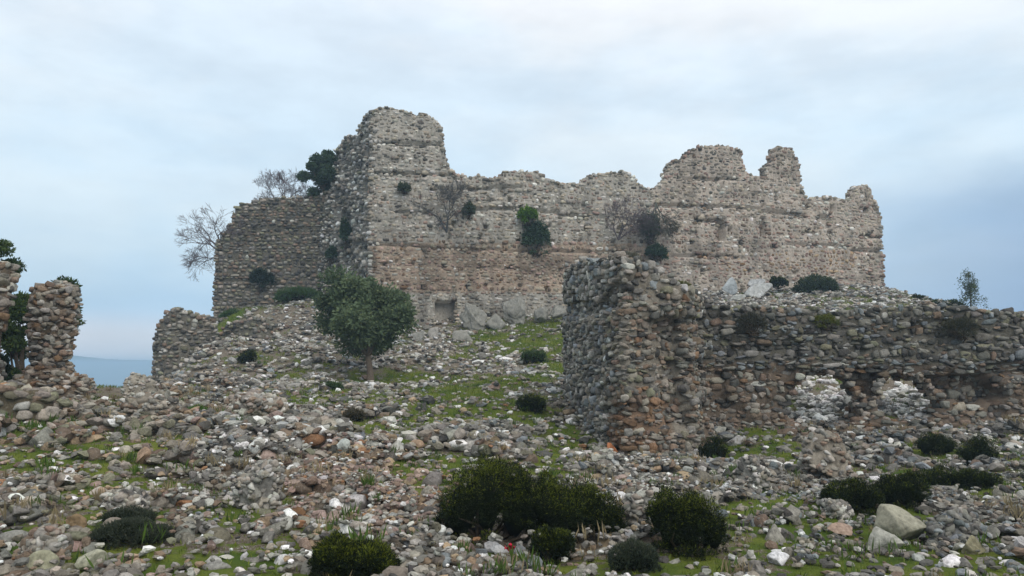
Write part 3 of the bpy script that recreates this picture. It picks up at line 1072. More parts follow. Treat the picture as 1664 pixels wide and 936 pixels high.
def drop(x, y, r_, h_, sink=0.35):
    k = max(1, int(r_ * 0.8 / RES))
    i, j = int((x - RX0) / RES), int((y - RY0) / RES)
    i0, i1, j0, j1 = max(0, i - k), i + k + 1, max(0, j - k), j + k + 1
    patch = HM[i0:i1, j0:j1]
    if patch.size == 0:
        return None
    b_ = BASE[min(i, HM.shape[0] - 1), min(j, HM.shape[1] - 1)]
    m_ = float(patch.mean() * 0.6 + patch.max() * 0.4)
    m_ = min(m_, b_ + 0.32)
    zc = m_ + h_ * rng.uniform(-0.05, 0.36)
    np.maximum(patch, zc + h_ * 0.55, out=patch)
    return zc


# frustum sampling of candidate positions
def cand(n, ya, yb, margin=1.12):
    yy = np.sqrt(rng.uniform(ya * ya, yb * yb, n))
    xx = rng.uniform(-1, 1, n) * yy * (832 / F) * margin
    return xx, yy


def blocked(x, y):
    """inside one of the masonry bodies"""
    px_, _ = project(x, y, 0 * x + 2)
    b_ = (y > 20.9) & (y < 21.6) & (px_ > 1140) & ~(((px_ > 1284) & (px_ < 1390)) | ((px_ > 1432) & (px_ < 1512)))
    b_ |= (y > 19.2) & (y < 24.5) & (x > 2.2) & (x < 4.6)
    return b_


ST = []     # x, y, size
# dims: density per m2 falls with distance, sizes grow
for (n_, ya, yb, s0, s1, pw) in ((330, 5.5, 14, 0.13, 0.2, 2.0), (5600, 5.0, 14, 0.05, 0.13, 1.5), (13000, 5.0, 14, 0.02, 0.055, 1.2),
                                  (700, 14, 24, 0.16, 0.26, 2.0), (8500, 14, 24, 0.08, 0.16, 1.4), (9000, 14, 24, 0.04, 0.08, 1.2),
                                  (1100, 24, 52, 0.18, 0.30, 2.0), (15000, 24, 53, 0.09, 0.18, 1.3), (16000, 24, 53, 0.05, 0.10, 1.2)):
    n_ = int(n_ * 1.18)
    xx, yy = cand(n_, ya, yb, 1.34)
    ss = s0 + (s1 - s0) * rng.random(n_) ** pw
    ST.append(np.stack([xx, yy, ss], -1))
ST = np.concatenate(ST)
# extra big rounded stones under the left pillar and along the grey belt
def cluster(px, py, spx, spy, n, s0, s1):
    out = []
    for i in range(n):
        c_ = hit(px + rng.normal() * spx, np.clip(py + rng.normal() * spy, 630, 934))
        out.append((c_[0], c_[1], rng.uniform(s0, s1)))
    return np.array(out)


EX = np.concatenate([cluster(120, 690, 90, 22, 130, 0.14, 0.24), cluster(520, 715, 110, 16, 140, 0.14, 0.26), cluster(850, 720, 110, 18, 90, 0.12, 0.2), cluster(300, 740, 120, 20, 90, 0.11, 0.2),
                     cluster(1080, 775, 70, 14, 60, 0.12, 0.2), cluster(100, 890, 80, 30, 14, 0.12, 0.18), cluster(1250, 850, 60, 25, 40, 0.11, 0.18), cluster(1600, 850, 60, 40, 50, 0.1, 0.17)])
ST = np.concatenate([EX, ST])
gg = green_at(ST[:, 0], ST[:, 1])
keep = ~blocked(ST[:, 0], ST[:, 1])
pk = rng.random(len(ST))
px0_ = project(ST[:, 0], ST[:, 1], Hh(ST[:, 0], ST[:, 1]))[0]
keep &= ~((gg > 0.42) & (pk < np.where(ST[:, 2] < .09, .62, .92))) & ~((gg > 0.26) & (gg <= 0.42) & (pk < 0.72)) & ~((px0_ < 262) & (ST[:, 1] > 20 + 0 * px0_))
keep &= ~((gg > 0.0) & (ST[:, 2] < 0.1) & (pk < 0.3))
px_, py_ = project(ST[:, 0], ST[:, 1], Hh(ST[:, 0], ST[:, 1]))
keep &= (px_ > -330) & (px_ < 1990) & (py_ < 1080)
# hidden behind the near wall
keep &= ~((px_ > 1150) & (ST[:, 1] > 25.5) & (ST[:, 1] < 35) & (py_ > 520) & (pk < 0.45))
ST = ST[keep]
ST = ST[np.argsort(-ST[:, 2])]
n = len(ST)
asp = np.stack([rng.uniform(0.95, 1.45, n), rng.uniform(0.75, 1.05, n), rng.uniform(0.5, 0.85, n)], -1)
# rubble colours by place
px_, py_ = project(ST[:, 0], ST[:, 1], Hh(ST[:, 0], ST[:, 1]))
PAL_BASE = [(GREY, 7), (WARM, 3.4), (LIGHT, 3), (WHITE, 1.2), (BROWN, .8), (BLUE, .7), (DARK, 1.3), (PINK, .5), (RUST, .12), (OLIVE, .8), (TAN, 1.2)]
PAL_LEFT = [(WARM, 4), (BROWN, 2.2), (GREY, 4.5), (OLIVE, 2.5), (LIGHT, 1.4), (RUST, .35), (WHITE, .9), (PINK, .5), (TAN, 1.8), (BEIGE, 1.5)]
PAL_PINK = [(PINK, 3.6), (LIGHT, 3), (WHITE, 1.8), (WARM, 3), (RUST, .5), (TAN, 2.2), (BROWN, 1.4), (GREY, 1.6)]
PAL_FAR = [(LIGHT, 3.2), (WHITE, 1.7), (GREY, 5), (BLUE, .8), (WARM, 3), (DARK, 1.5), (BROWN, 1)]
PAL_RIGHT = [(GREY, 5), (DARK, 2), (LIGHT, 2), (BLUE, 1.6), (WARM, 2), (WHITE, .9), (BROWN, 1)]
cols = pick(PAL_BASE, n)
e = rng.normal(size=n) * 25


def setc(mask, pal):
    global cols
    c_ = pick(pal, n)
    cols = np.where(mask[:, None], c_, cols)


setc((ST[:, 2] < 0.05) & (rng.random(n) < .35), [(WHITE, 1), (LIGHT, 3)])
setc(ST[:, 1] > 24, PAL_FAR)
setc((px_ + e < 300) & (ST[:, 1] < 24), PAL_LEFT)
setc((((px_ - 580) / 170) ** 2 + ((py_ - 810) / 75) ** 2 + e * 0.01 < 1) & (ST[:, 1] < 24), PAL_PINK)
setc((px_ + e > 1130) & (ST[:, 1] < 22), PAL_RIGHT)
setc((px_ > 1200) & (ST[:, 1] > 21.0) & (ST[:, 1] < 30), [(LIGHT, 4), (WHITE, 12)])  # pale rubble behind the gaps, painted whiter to offset the wall's shade
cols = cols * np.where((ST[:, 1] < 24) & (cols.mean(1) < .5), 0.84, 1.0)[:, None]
# far-left mound of dull lilac grey stones, moss on the upper slope
R = rotmats(rng.uniform(0, 6.283, n), rng.normal(size=n) * 0.22, rng.normal(size=n) * 0.22)
zc = np.zeros(n)
okk = np.ones(n, bool)
for i in range(n):
    r_ = drop(ST[i, 0], ST[i, 1], ST[i, 2] * (asp[i, 0] + asp[i, 1]) / 2, ST[i, 2] * asp[i, 2])
    if r_ is None:
        okk[i] = False
    else:
        zc[i] = r_
pos = np.stack([ST[:, 0], ST[:, 1], zc], -1)
scl = asp * ST[:, 2:3]
ST_px, ST_py = project(pos[:, 0], pos[:, 1], pos[:, 2])
app = ST[:, 2] / ST[:, 1]


# ------------------------------------------------------------------ shrubs and trees
LEAFG, DKG, YG = (0.019, 0.032, 0.005), (0.006, 0.010, 0.002), (0.13, 0.155, 0.012)


def leaves(mb, P, N, size, col, aspect=2.6, up=0.3, rnd=0.8):
    """one small folded-free triangle pair per point, pointing roughly along N"""
    n = len(P)
    d = N + rnd * rng.normal(size=(n, 3)) + np.array([0, 0, up])
    d /= np.linalg.norm(d, axis=1)[:, None] + 1e-9
    s_ = np.cross(d, rng.normal(size=(n, 3)))
    s_ /= np.linalg.norm(s_, axis=1)[:, None] + 1e-9
    L = size * rng.uniform(0.6, 1.35, n)
    Wd = L / aspect
    a = P - d * (L * 0.1)[:, None]
    b_ = P + d * (L * 0.45)[:, None] + s_ * (Wd / 2)[:, None]
    c_ = P + d * L[:, None]
    e_ = P + d * (L * 0.45)[:, None] - s_ * (Wd / 2)[:, None]
    V = np.stack([a, b_, c_, e_], 1).reshape(-1, 3)
    Fq = np.arange(n * 4).reshape(-1, 4)
    mb.add(V, Fq, np.repeat(col, 4, axis=0))


def tube(mb, pts, rad, sides, col):
    pts = np.asarray(pts, float)
    n = len(pts)
    tg = np.gradient(pts, axis=0)
    tg /= np.linalg.norm(tg, axis=1)[:, None] + 1e-9
    ref = np.array([0.31, 0.2, 0.93]) if abs(tg[0][2]) < 0.8 else np.array([1.0, 0.1, 0])
    u = np.cross(tg, ref)
    u /= np.linalg.norm(u, axis=1)[:, None] + 1e-9
    v = np.cross(tg, u)
    an = np.arange(sides) * 2 * math.pi / sides
    V = pts[:, None] + (u[:, None] * np.cos(an)[None, :, None] + v[:, None] * np.sin(an)[None, :, None]) * np.asarray(rad)[:, None, None]
    idx = np.arange(n * sides).reshape(n, sides)
    nx2 = np.roll(idx, -1, axis=1)
    Q = np.stack([idx[:-1], nx2[:-1], nx2[1:], idx[1:]], -1).reshape(-1, 4)
    mb.add(V.reshape(-1, 3), Q, np.array(col))


def lobes_points(lobes, n, inset=0.2):
    """points spread over the surface of a set of ellipsoids (centre, radii)"""
    ar = np.array([max(l[1]) ** 2 for l in lobes])
    k = rng.choice(len(lobes), n, p=ar / ar.sum())
    cen = np.array([l[0] for l in lobes])[k]
    rad = np.array([l[1] for l in lobes])[k]
    d = rng.normal(size=(n, 3))
    d /= np.linalg.norm(d, axis=1)[:, None]
    d[:, 2] = np.where(d[:, 2] < -0.3, -d[:, 2] * 0.5, d[:, 2])
    rr_ = 1 - inset * rng.random(n) ** 1.5
    bumps = 1 + 0.26 * vnoise(cen[:, 0] * 9 + d[:, 0] * 3.2, cen[:, 1] * 9 + d[:, 1] * 3.2, d[:, 2] * 3.2, 51) + 0.14 * vnoise(cen[:, 0] * 7 + d[:, 0] * 8, cen[:, 1] * 7 + d[:, 1] * 8, d[:, 2] * 8, 52)
    P = cen + d * rad * (rr_ * bumps)[:, None]
    inside = np.zeros(n, bool)
    for i, l in enumerate(lobes):
        q = (P - np.array(l[0])) / np.array(l[1])
        inside |= (np.sum(q * q, axis=1) < (1 - inset * 1.2) ** 2) & (k != i)
    N = d / rad
    N /= np.linalg.norm(N, axis=1)[:, None]
    return P[~inside], N[~inside], d[~inside]


BUSH_BOX = []
FOOT = []


def shrub(name, label, box, group=None, n=20000, size=0.028, cols=(DKG, LEAFG), tip=YG, tipf=0.35, aspect=4.0, lob=7, depth=None, cat='shrub', dk=0.75, solid=True, basez=None, Yd=None, up=0.4, rnd=0.55, airy=0.2, outl=None):
    x0, y0, x1, y1 = box
    BUSH_BOX.append(box)
    cpx = (x0 + x1) / 2
    if Yd is None:
        b_ = hit(cpx, min(y1 - 0.02 * (y1 - y0), 1000))
        bx, by, bz = b_
    else:
        bx, by, bz = wpt(cpx, Yd, y1)
    Wm, Hm_ = (x1 - x0) * by / F, (y1 - y0) * by / F
    dp = depth if depth else Wm * 0.42
    r = np.random.default_rng(int(x0 * 7 + y0))
    base = np.array([bx, by + dp * 0.5, bz - 0.03])
    FOOT.append((base[0], base[1], Wm * 0.5, dp * 0.95))
    if outl is None:          # an uneven crest line of its own
        outl = [(-1, r.uniform(.3, .6)), (-.7, r.uniform(.6, .95)), (-.35, r.uniform(.72, 1)), (0, r.uniform(.75, 1)), (.35, r.uniform(.72, 1)), (.7, r.uniform(.5, .95)), (1, r.uniform(.2, .6))]
    crest = lambda f_: float(np.interp(f_, [o_[0] for o_ in outl], [o_[1] for o_ in outl]))
    lobes = [(base + (Wm * q_, 0, Hm_ * crest(2 * q_) * .43), (Wm * 0.21, dp * 0.8, Hm_ * crest(2 * q_) * 0.5)) for q_ in (-.24, 0.0, .24)]
    for i in range(lob):
        fx_ = (i + 0.5) / lob * 2 - 1 + r.uniform(-.12, .12)
        hh_ = crest(fx_) * r.uniform(0.9, 1.04)
        rw = Wm * r.uniform(0.10, 0.16)
        rz = Hm_ * hh_ * r.uniform(0.34, 0.5)
        lobes.append((base + (fx_ * (Wm / 2 - rw * 0.8), dp * r.uniform(-.35, .45), max(Hm_ * hh_ - rz * 1.05, 0.25 * rz)), (rw, max(dp * 0.5, rw * 0.8), rz)))
    for i in range(lob * 2):      # low skirts and stray sprays make the outline ragged
        a_ = r.uniform(0, 6.28)
        rw = Wm * r.uniform(0.05, 0.11)
        lobes.append((base + (math.cos(a_) * Wm * r.uniform(.3, .47), math.sin(a_) * dp * .7, Hm_ * r.uniform(0.0, 0.12 if i % 2 else 0.7 * (1 - .5 * abs(math.cos(a_))))), (rw, rw, rw * r.uniform(.7, 1.3))))
    root = bpy.data.objects.new(name, None)
    C.objects.link(root)
    root.location = base
    tag(root, label, cat, group)
    P, N, d = lobes_points(lobes, n, airy)
    n_ = len(P)
    clump = vnoise(P[:, 0] * 6 / max(Wm, .3) * .8, P[:, 1] * 6, P[:, 2] * 6 / max(Wm, .3) * .8, 9) * 0.5 + 0.5
    c0, c1, c2 = np.array(cols[0]), np.array(cols[1]), np.array(tip)
    mixv = np.clip(clump + 0.3 * rng.normal(size=n_), 0, 1)[:, None]
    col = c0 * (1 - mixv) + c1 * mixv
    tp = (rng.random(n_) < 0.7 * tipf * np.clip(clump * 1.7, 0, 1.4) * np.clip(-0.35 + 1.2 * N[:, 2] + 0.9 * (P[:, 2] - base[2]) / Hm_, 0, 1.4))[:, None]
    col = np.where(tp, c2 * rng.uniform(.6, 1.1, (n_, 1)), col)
    mb = MB()
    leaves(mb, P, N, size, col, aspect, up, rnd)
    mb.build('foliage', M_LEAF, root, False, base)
    # woody stems inside
    mb = MB()
    for i in range(26):
        l = lobes[r.integers(0, len(lobes))]
        e_ = np.array(l[0]) + r.normal(size=3) * np.array(l[1]) * 0.45
        s_ = base + (r.normal() * Wm * 0.08, r.normal() * dp * 0.1, -0.05)
        mid = (s_ + e_) / 2 + r.normal(size=3) * 0.08 * Wm
        tube(mb, [s_, mid, e_], [0.018 * Wm + .004, 0.012 * Wm + .003, 0.004], 4, (0.07, 0.055, 0.04))
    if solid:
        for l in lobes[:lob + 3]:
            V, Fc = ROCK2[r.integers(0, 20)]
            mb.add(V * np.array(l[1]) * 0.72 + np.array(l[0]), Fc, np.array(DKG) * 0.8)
    mb.build('branches', M_BARK, root, True, base)
    return root


GRP = 'dark shrubs on the rubble slope'
shrub('spiny_shrub', 'biggest dark green mounded spiny shrub, with a yellow green crest, at bottom centre', (702, 744, 893, 890), GRP, 78200, 0.028, lob=14, tipf=0.6, outl=[(-1, .2), (-.72, .62), (-.41, .87), (-.18, 1), (.18, .87), (.57, .86), (.76, .74), (1, .35)])
shrub('spiny_shrub', 'wide dark spiny shrub with two humps directly right of the biggest shrub', (858, 768, 1026, 890), GRP, 55200, 0.028, lob=12, tipf=0.5, outl=[(-1, .8), (-.75, 1), (-.5, .88), (-.3, .72), (-.05, .84), (.3, .88), (.5, .7), (.75, .5), (1, .15)])
shrub('spiny_shrub', 'small round spiny shrub in front of the gap between the two biggest shrubs', (862, 850, 936, 918), GRP, 20700, 0.028, lob=4, tipf=0.35)
shrub('spiny_shrub', 'slanting dark spiny shrub on white rubble below the broken wall end', (1062, 800, 1190, 910), GRP, 41400, 0.028, lob=11, tipf=0.45, outl=[(-1, .9), (-.7, 1), (-.35, .92), (-.1, .84), (.3, .93), (.65, .8), (.9, .5), (1, .3)])
shrub('spiny_shrub', 'dark green cushion shrub cut by the lower frame edge under the pinkish rubble', (497, 868, 640, 955), GRP, 46000, 0.028, lob=7, tipf=0.5)
shrub('low_shrub', 'low grey green heathery shrub beside the lower frame edge under the two humped shrub', (990, 872, 1074, 935), GRP, 14400, 0.026, ((0.03, .042, .028), (0.05, .065, .04)), (0.09, .1, .06), lob=5)
shrub('low_shrub', 'dark grey green creeping shrub spreading between stones at lower left', (135, 845, 265, 892), GRP, 21600, 0.026, ((0.03, .04, .025), (0.05, .06, .038)), (0.07, .08, .05), lob=8)
shrub('low_shrub', 'small dark creeping shrub just above the larger creeping one at lower left', (160, 822, 242, 852), GRP, 9000, 0.026, ((0.03, .04, .025), (0.05, .06, .038)), (0.07, .08, .05), lob=5)
shrub('spiny_shrub', 'dark low shrub just above and left of the big beige boulder', (1346, 772, 1446, 838), GRP, 27599, 0.028, lob=6, tipf=0.25)
shrub('spiny_shrub', 'dark low shrub just above the big beige boulder', (1432, 758, 1520, 828), GRP, 25299, 0.028, lob=5, tipf=0.25)
shrub('spiny_shrub', 'dark low shrub up and right of the big beige boulder', (1490, 752, 1572, 802), GRP, 20700, 0.028, lob=5, tipf=0.25)
shrub('spiny_shrub', 'dark shrub at the foot of the outer wall, left one of the upper pair', (1500, 698, 1562, 742), GRP, 16099, 0.028, lob=4, tipf=0.2)
shrub('spiny_shrub', 'dark shrub at the foot of the outer wall, right one of the upper pair', (1566, 706, 1630, 764), GRP, 18400, 0.028, lob=4, tipf=0.2)
shrub('spiny_shrub', 'dark flat shrub below the right one of the upper pair of wall foot shrubs', (1564, 758, 1634, 796), GRP, 16099, 0.028, lob=5, tipf=0.25)
shrub('spiny_shrub', 'dark pointed shrub in the nook at the right foot of the broken wall end', (1138, 706, 1190, 757), GRP, 13799, 0.028, lob=4, tipf=0.25)
shrub('spiny_shrub', 'lone round dark shrub on the rubble left of the broken wall end', (838, 634, 889, 672), GRP, 6000, 0.06, lob=4, tipf=0.3)
shrub('grass_tuft', 'bright green leafy tuft beside the left mortared lump', (302, 656, 335, 682), None, 1800, 0.09, ((0.05, .12, .015), (0.07, .17, .02)), (0.11, .2, .03), aspect=7, lob=3, cat='grass tuft', solid=False, up=1.0)
shrub('dry_shrub', 'brownish dry little shrub in the grey stones left of centre', (553, 660, 592, 686), GRP, 2500, 0.06, ((0.06, .05, .03), (0.09, .08, .05)), (0.13, .11, .07), lob=4)
shrub('low_shrub', 'small dark shrub on the grey scree below the dark west wall', (384, 566, 414, 592), GRP, 2500, 0.1, lob=3, tipf=.1)
shrub('low_shrub', 'dark green weed clump left of the round oak trunk foot', (528, 618, 556, 636), GRP, 1800, 0.09, ((0.03, .055, .018), (0.05, .09, .03)), (0.08, .12, .03), lob=3, tipf=.2)
shrub('low_shrub', 'green weed clump on the grassy slope left of the broken wall end', (846, 566, 890, 592), GRP, 3000, 0.1, ((0.03, .055, .018), (0.05, .09, .03)), (0.08, .12, .03), lob=4, tipf=.2)
shrub('evergreen_shrub', 'rounded dark evergreen shrub against the right foot of the castle wall', (1296, 438, 1368, 491), 'plants at the castle foot', 9000, 0.14, ((0.02, .035, .018), (0.04, .065, .025)), (0.07, .09, .03), aspect=2.2, lob=6, Yd=46)
shrub('evergreen_shrub', 'small dark shrub between the fallen slabs and the rounded evergreen shrub', (1254, 446, 1282, 466), 'plants at the castle foot', 2500, 0.13, lob=3, Yd=47, aspect=2.2)
shrub('creeping_shrub', 'long dark green creeping shrub row on the skyline left of the sapling', (1492, 482, 1574, 503), 'plants on the skyline', 7000, 0.1, ((0.02, .035, .018), (0.035, .06, .025)), lob=8, Yd=41, aspect=2.4)
shrub('creeping_shrub', 'small dark shrub on the skyline rubble above the creeping row', (1484, 476, 1512, 490), 'plants on the skyline', 2000, 0.1, lob=3, Yd=44, aspect=2.4)
GW = 'weeds growing from the outer wall'
DRYC = ((0.09, .09, .065), (0.13, .125, .09))
shrub('dry_weed', 'grey brown dry cushion weed on top of the broken wall end', (1002, 406, 1042, 431), GW, 3500, 0.09, DRYC, (0.17, .16, .12), lob=3, Yd=19.5, aspect=8, cat='weed')
shrub('dry_weed', 'grey dry weed hanging on the outer wall face, nearer the broken end', (1203, 502, 1248, 540), GW, 3500, 0.10, ((0.05, .052, .04), (0.08, .08, .06)), (0.12, .115, .08), lob=3, Yd=20.35, aspect=9, depth=.2, cat='weed', solid=False)
shrub('dry_weed', 'yellow green weed at the top of the outer wall face', (1325, 508, 1366, 530), GW, 3000, 0.08, ((0.10, .12, .02), (0.15, .17, .03)), (0.2, .2, .04), lob=3, Yd=20.3, aspect=7, depth=.2, cat='weed', solid=False)
shrub('dry_weed', 'dark dry weed high on the outer wall face at the far right', (1536, 508, 1592, 546), GW, 4200, 0.10, ((0.05, .052, .035), (0.08, .08, .05)), (0.12, .115, .07), lob=4, Yd=19.9, aspect=9, depth=.2, cat='weed', solid=False)
shrub('dry_weed', 'yellowish weed on the sloping top right of the broken wall end', (1098, 452, 1124, 476), GW, 2000, 0.08, ((0.10, .11, .03), (0.13, .14, .04)), (0.17, .17, .05), lob=3, Yd=19.3, aspect=7, cat='weed', solid=False)
GC_ = 'plants hanging on the castle wall'
IV = ((0.03, .058, .03), (0.055, .10, .05))
shrub('hanging_bush', 'dark green oval bush hanging in the middle of the castle wall', (845, 345, 897, 412), GC_, 9000, 0.13, IV, (0.05, .075, .04), lob=4, Yd=47.2, aspect=2.0, depth=.9, cat='bush', up=-.3, solid=False, airy=0.55)
shrub('hanging_bush', 'bright yellow green bush just above the dark oval bush on the castle wall', (839, 328, 876, 362), GC_, 4500, 0.13, ((0.05, .11, .015), (0.1, .2, .01)), (0.16, .27, .01), lob=3, Yd=47.0, aspect=2.0, depth=.8, cat='bush', solid=False, airy=0.55)
shrub('hanging_bush', 'ragged green creeper running down the castle wall right of the bare twig bush', (1044, 336, 1074, 392), GC_, 6000, 0.15, ((0.03, .06, .03), (0.05, .09, .045)), (0.06, .085, .05), lob=3, Yd=48.2, aspect=2.0, depth=.5, cat='creeper', up=-.4, solid=False, airy=0.55)
shrub('hanging_bush', 'grey green bush low on the castle wall above the broken wall end', (1050, 388, 1086, 420), GC_, 3500, 0.15, IV, (0.08, .1, .07), lob=3, Yd=48.2, aspect=2.0, depth=.7, cat='bush', solid=False, airy=0.55)
shrub('hanging_bush', 'small grey green bush on the castle wall right of the left twiggy one', (750, 322, 772, 352), GC_, 2000, 0.14, ((0.05, .07, .04), (0.07, .09, .05)), (0.08, .1, .07), lob=2, Yd=46.6, aspect=2.0, depth=.5, cat='bush', solid=False, airy=0.55)
shrub('hanging_bush', 'little weed clump high on the tower face', (645, 293, 667, 312), GC_, 1200, 0.14, ((0.05, .07, .04), (0.07, .09, .05)), (0.08, .1, .07), lob=2, Yd=45.9, aspect=2.0, depth=.4, cat='weed', solid=False, airy=0.55)
shrub('hanging_bush', 'narrow dark ivy strip in the recess of the tower flank', (551, 344, 572, 402), GC_, 3500, 0.14, IV, (0.04, .06, .04), lob=3, Yd=48.4, aspect=1.8, depth=.5, cat='ivy', up=-.4, solid=False, airy=0.55)
shrub('hanging_bush', 'dark bush clinging low on the dark west wall', (402, 428, 447, 470), GC_, 5000, 0.15, ((0.015, .028, .02), (0.025, .045, .03)), (0.04, .06, .035), lob=4, Yd=50.5, aspect=2.0, depth=.7, cat='bush', solid=False, airy=0.55)
shrub('hanging_bush', 'small dark ivy patch low on the tower flank seam', (528, 396, 546, 426), GC_, 1800, 0.15, IV, (0.04, .06, .04), lob=2, Yd=49.6, aspect=2.0, depth=.4, cat='ivy', solid=False, airy=0.55)
shrub('grass_tuft', 'deep green grass bank at the foot of the dark west wall', (440, 462, 524, 490), None, 7000, 0.2, ((0.03, .07, .02), (0.05, .1, .025)), (0.07, .12, .03), aspect=7, lob=7, cat='grass tuft', up=1.0, Yd=48.6)
shrub('grass_tuft', 'small green grass clump at the left corner foot of the west wall', (356, 500, 392, 520), None, 2500, 0.18, ((0.03, .07, .02), (0.05, .1, .025)), (0.07, .12, .03), aspect=7, lob=3, cat='grass tuft', up=1.0, Yd=47)
shrub('low_shrub', 'twiggy sprig at the left edge of the round tower stump', (250, 536, 262, 560), GRP, 500, 0.1, ((0.08, .07, .05), (0.1, .09, .07)), (0.1, .1, .08), lob=2, Yd=38.6, aspect=8, depth=.3, solid=False)


def grow(mb, p, d, L, r_, lvl, maxl, col, r, spread=0.55, droop=0.0, kids=3, tips=None, sides=(6, 5, 4, 3, 3, 3, 3)):
    """recursive branch"""
    k = 4
    pts, rad = [p.copy()], [r_]
    dd = d.copy()
    q = p.copy()
    for i in range(k):
        dd = dd + r.normal(size=3) * 0.13 + np.array([0, 0, droop])
        dd /= np.linalg.norm(dd)
        q = q + dd * L / k
        pts.append(q.copy())
        rad.append(r_ * (1 - 0.35 * (i + 1) / k))
    tube(mb, pts, rad, sides[min(lvl, 6)], col)
    if lvl >= maxl:
        if tips is not None:
            tips.append(q)
        return
    nk = kids + (r.random() < 0.4)
    for i in range(int(nk)):
        f_ = 1.0 if i < 2 else r.uniform(0.45, 0.9)
        bi = min(k, max(1, int(round(f_ * k))))
        nd = dd + r.normal(size=3) * spread
        nd /= np.linalg.norm(nd)
        grow(mb, pts[bi], nd, L * r.uniform(0.62, 0.85), max(0.009, rad[bi] * r.uniform(0.6, 0.8)), lvl + 1, maxl, col, r, spread, droop, kids, tips, sides)


def crown_tree(name, label, base, h_trunk, cen, rad, n=30000, size=0.09, cols=(DKG, LEAFG), tip=YG, nl=26, trunk_r=0.12, group=None, seed=1, bark=(0.13, 0.1, 0.075), cat='tree', flat=0.8):
    """tapered trunk with limbs reaching into clumps; many small leaves spread through the clumps"""
    r = np.random.default_rng(seed)
    base, cen, rad = np.array(base, float), np.array(cen, float), np.array(rad, float)
    root = bpy.data.objects.new(name, None)
    C.objects.link(root)
    root.location = base
    tag(root, label, cat, group)
    fork = base + (cen - base) * 0.0 + np.array([(cen[0] - base[0]) * 0.3, 0, h_trunk])
    mb = MB()
    tube(mb, [base + (0, 0, -.3), base + (0.01, 0, .05), base + (fork - base) * 0.5 + (0.03, 0, 0), fork], [trunk_r * 1.5, trunk_r * 1.15, trunk_r * 0.9, trunk_r * 0.8], 10, bark)
    lobes = []
    while len(lobes) < nl:
        d = r.normal(size=3)
        d /= np.linalg.norm(d)
        q = d * r.uniform(0.3, 0.88)
        if q[2] < -0.92:
            continue
        s_ = r.uniform(0.17, 0.36)
        q = q * (1.12 if q[2] < 0.1 else 1.0)
        lobes.append((cen + q * rad, tuple(rad.mean() * s_ * np.array([1.05, 1.0, flat]))))
        mid = fork + (lobes[-1][0] - fork) * 0.5 + np.array([0, 0, 0.12 * rad[2]]) + r.normal(size=3) * 0.06 * rad
        tube(mb, [fork, fork + (mid - fork) * .5 + r.normal(size=3) * .04, mid, lobes[-1][0]], [trunk_r * .45, trunk_r * .3, trunk_r * .2, trunk_r * .06], 5, bark)
    mb.build('trunk', M_BARK, root, True, base)
    k = rng.integers(0, nl, n)
    LC, LR = np.array([l[0] for l in lobes]), np.array([l[1] for l in lobes])
    d = rng.normal(size=(n, 3))
    d /= np.linalg.norm(d, axis=1)[:, None]
    P = LC[k] + d * LR[k] * (rng.random(n)[:, None] ** 0.6) * (1 + .25 * vnoise(d[:, 0] * 3, d[:, 1] * 3, d[:, 2] * 3 + k, 7))[:, None]
    tone = np.clip(r.random(nl)[k] * 0.6 + 0.4 * rng.random(n), 0, 1)[:, None]
    col = np.array(cols[0]) * (1 - tone) + np.array(cols[1]) * tone
    col = np.where((rng.random(n) < 0.12)[:, None], np.array(tip) * rng.uniform(.6, 1, (n, 1)), col)
    mb = MB()
    leaves(mb, P, d, size, col, 1.9, 0.1, 1.0)
    mb.build('crown', M_LEAF, root, False, base)
    return root


# holm oak in front of the castle corner
b0 = hit(602, 624)
sc_ = b0[1] / F
ocen = (float(ray(591, 500, b0[1] + 0.3)[0]), b0[1] + 0.3, float(ray(592, 508, b0[1] + 0.3)[2]))
crown_tree('oak_tree', 'bushy round evergreen oak standing on the rubble slope before the castle corner', b0, 44 * sc_, ocen, (84 * sc_, 82 * sc_, 88 * sc_), 46000, 0.15,
           ((0.062, .095, .048), (0.135, .18, .088)), (0.2, .24, .11), 60, 0.15, seed=5)
# evergreen on the dark west wall
b1 = wpt(527, 51.0, 322)
crown_tree('evergreen_tree', 'dark narrow evergreen tree growing on the wall top beside the tower', b1, 0.5, wpt(526, 51.0, 276), (1.4, 1.2, 2.1), 20000, 0.16, ((0.03, .06, .032), (0.06, .10, .05)), (0.08, .13, .05), 22, 0.12, seed=6)
# trees behind the left pillars
GT = 'trees behind the left pillars'
TG = ((0.03, .058, .018), (0.075, .115, .03))
crown_tree('pine_tree', 'green tree whose top rises above the wall fragment at the left frame edge', wpt(-30, 20, 700), 2.0, wpt(-28, 20, 430), (1.05, .9, 1.0), 14000, 0.09, TG, (0.1, .13, .03), 16, 0.12, GT, 7)
crown_tree('pine_tree', 'dark tree seen between the wall fragment and the stone pillar', wpt(40, 19.6, 700), 1.2, wpt(20, 19.6, 545), (.85, .8, 1.35), 22000, 0.09, TG, (0.12, .15, .03), 18, 0.1, GT, 8)
crown_tree('pine_tree', 'green tree showing above and beside the stone pillar', wpt(88, 20, 700), 1.2, wpt(84, 20, 512), (.8, .8, 1.0), 19000, 0.09, TG, (0.08, .11, .03), 18, 0.1, GT, 9)
crown_tree('pine_tree', 'low dark bushy tree behind the foot of the wall fragment', wpt(-10, 17.4, 690), .4, wpt(2, 17.4, 600), (.42, .5, .42), 6000, 0.08, ((0.012, .022, .01), (0.025, .04, .015)), (0.04, .05, .02), 9, 0.07, GT, 10)
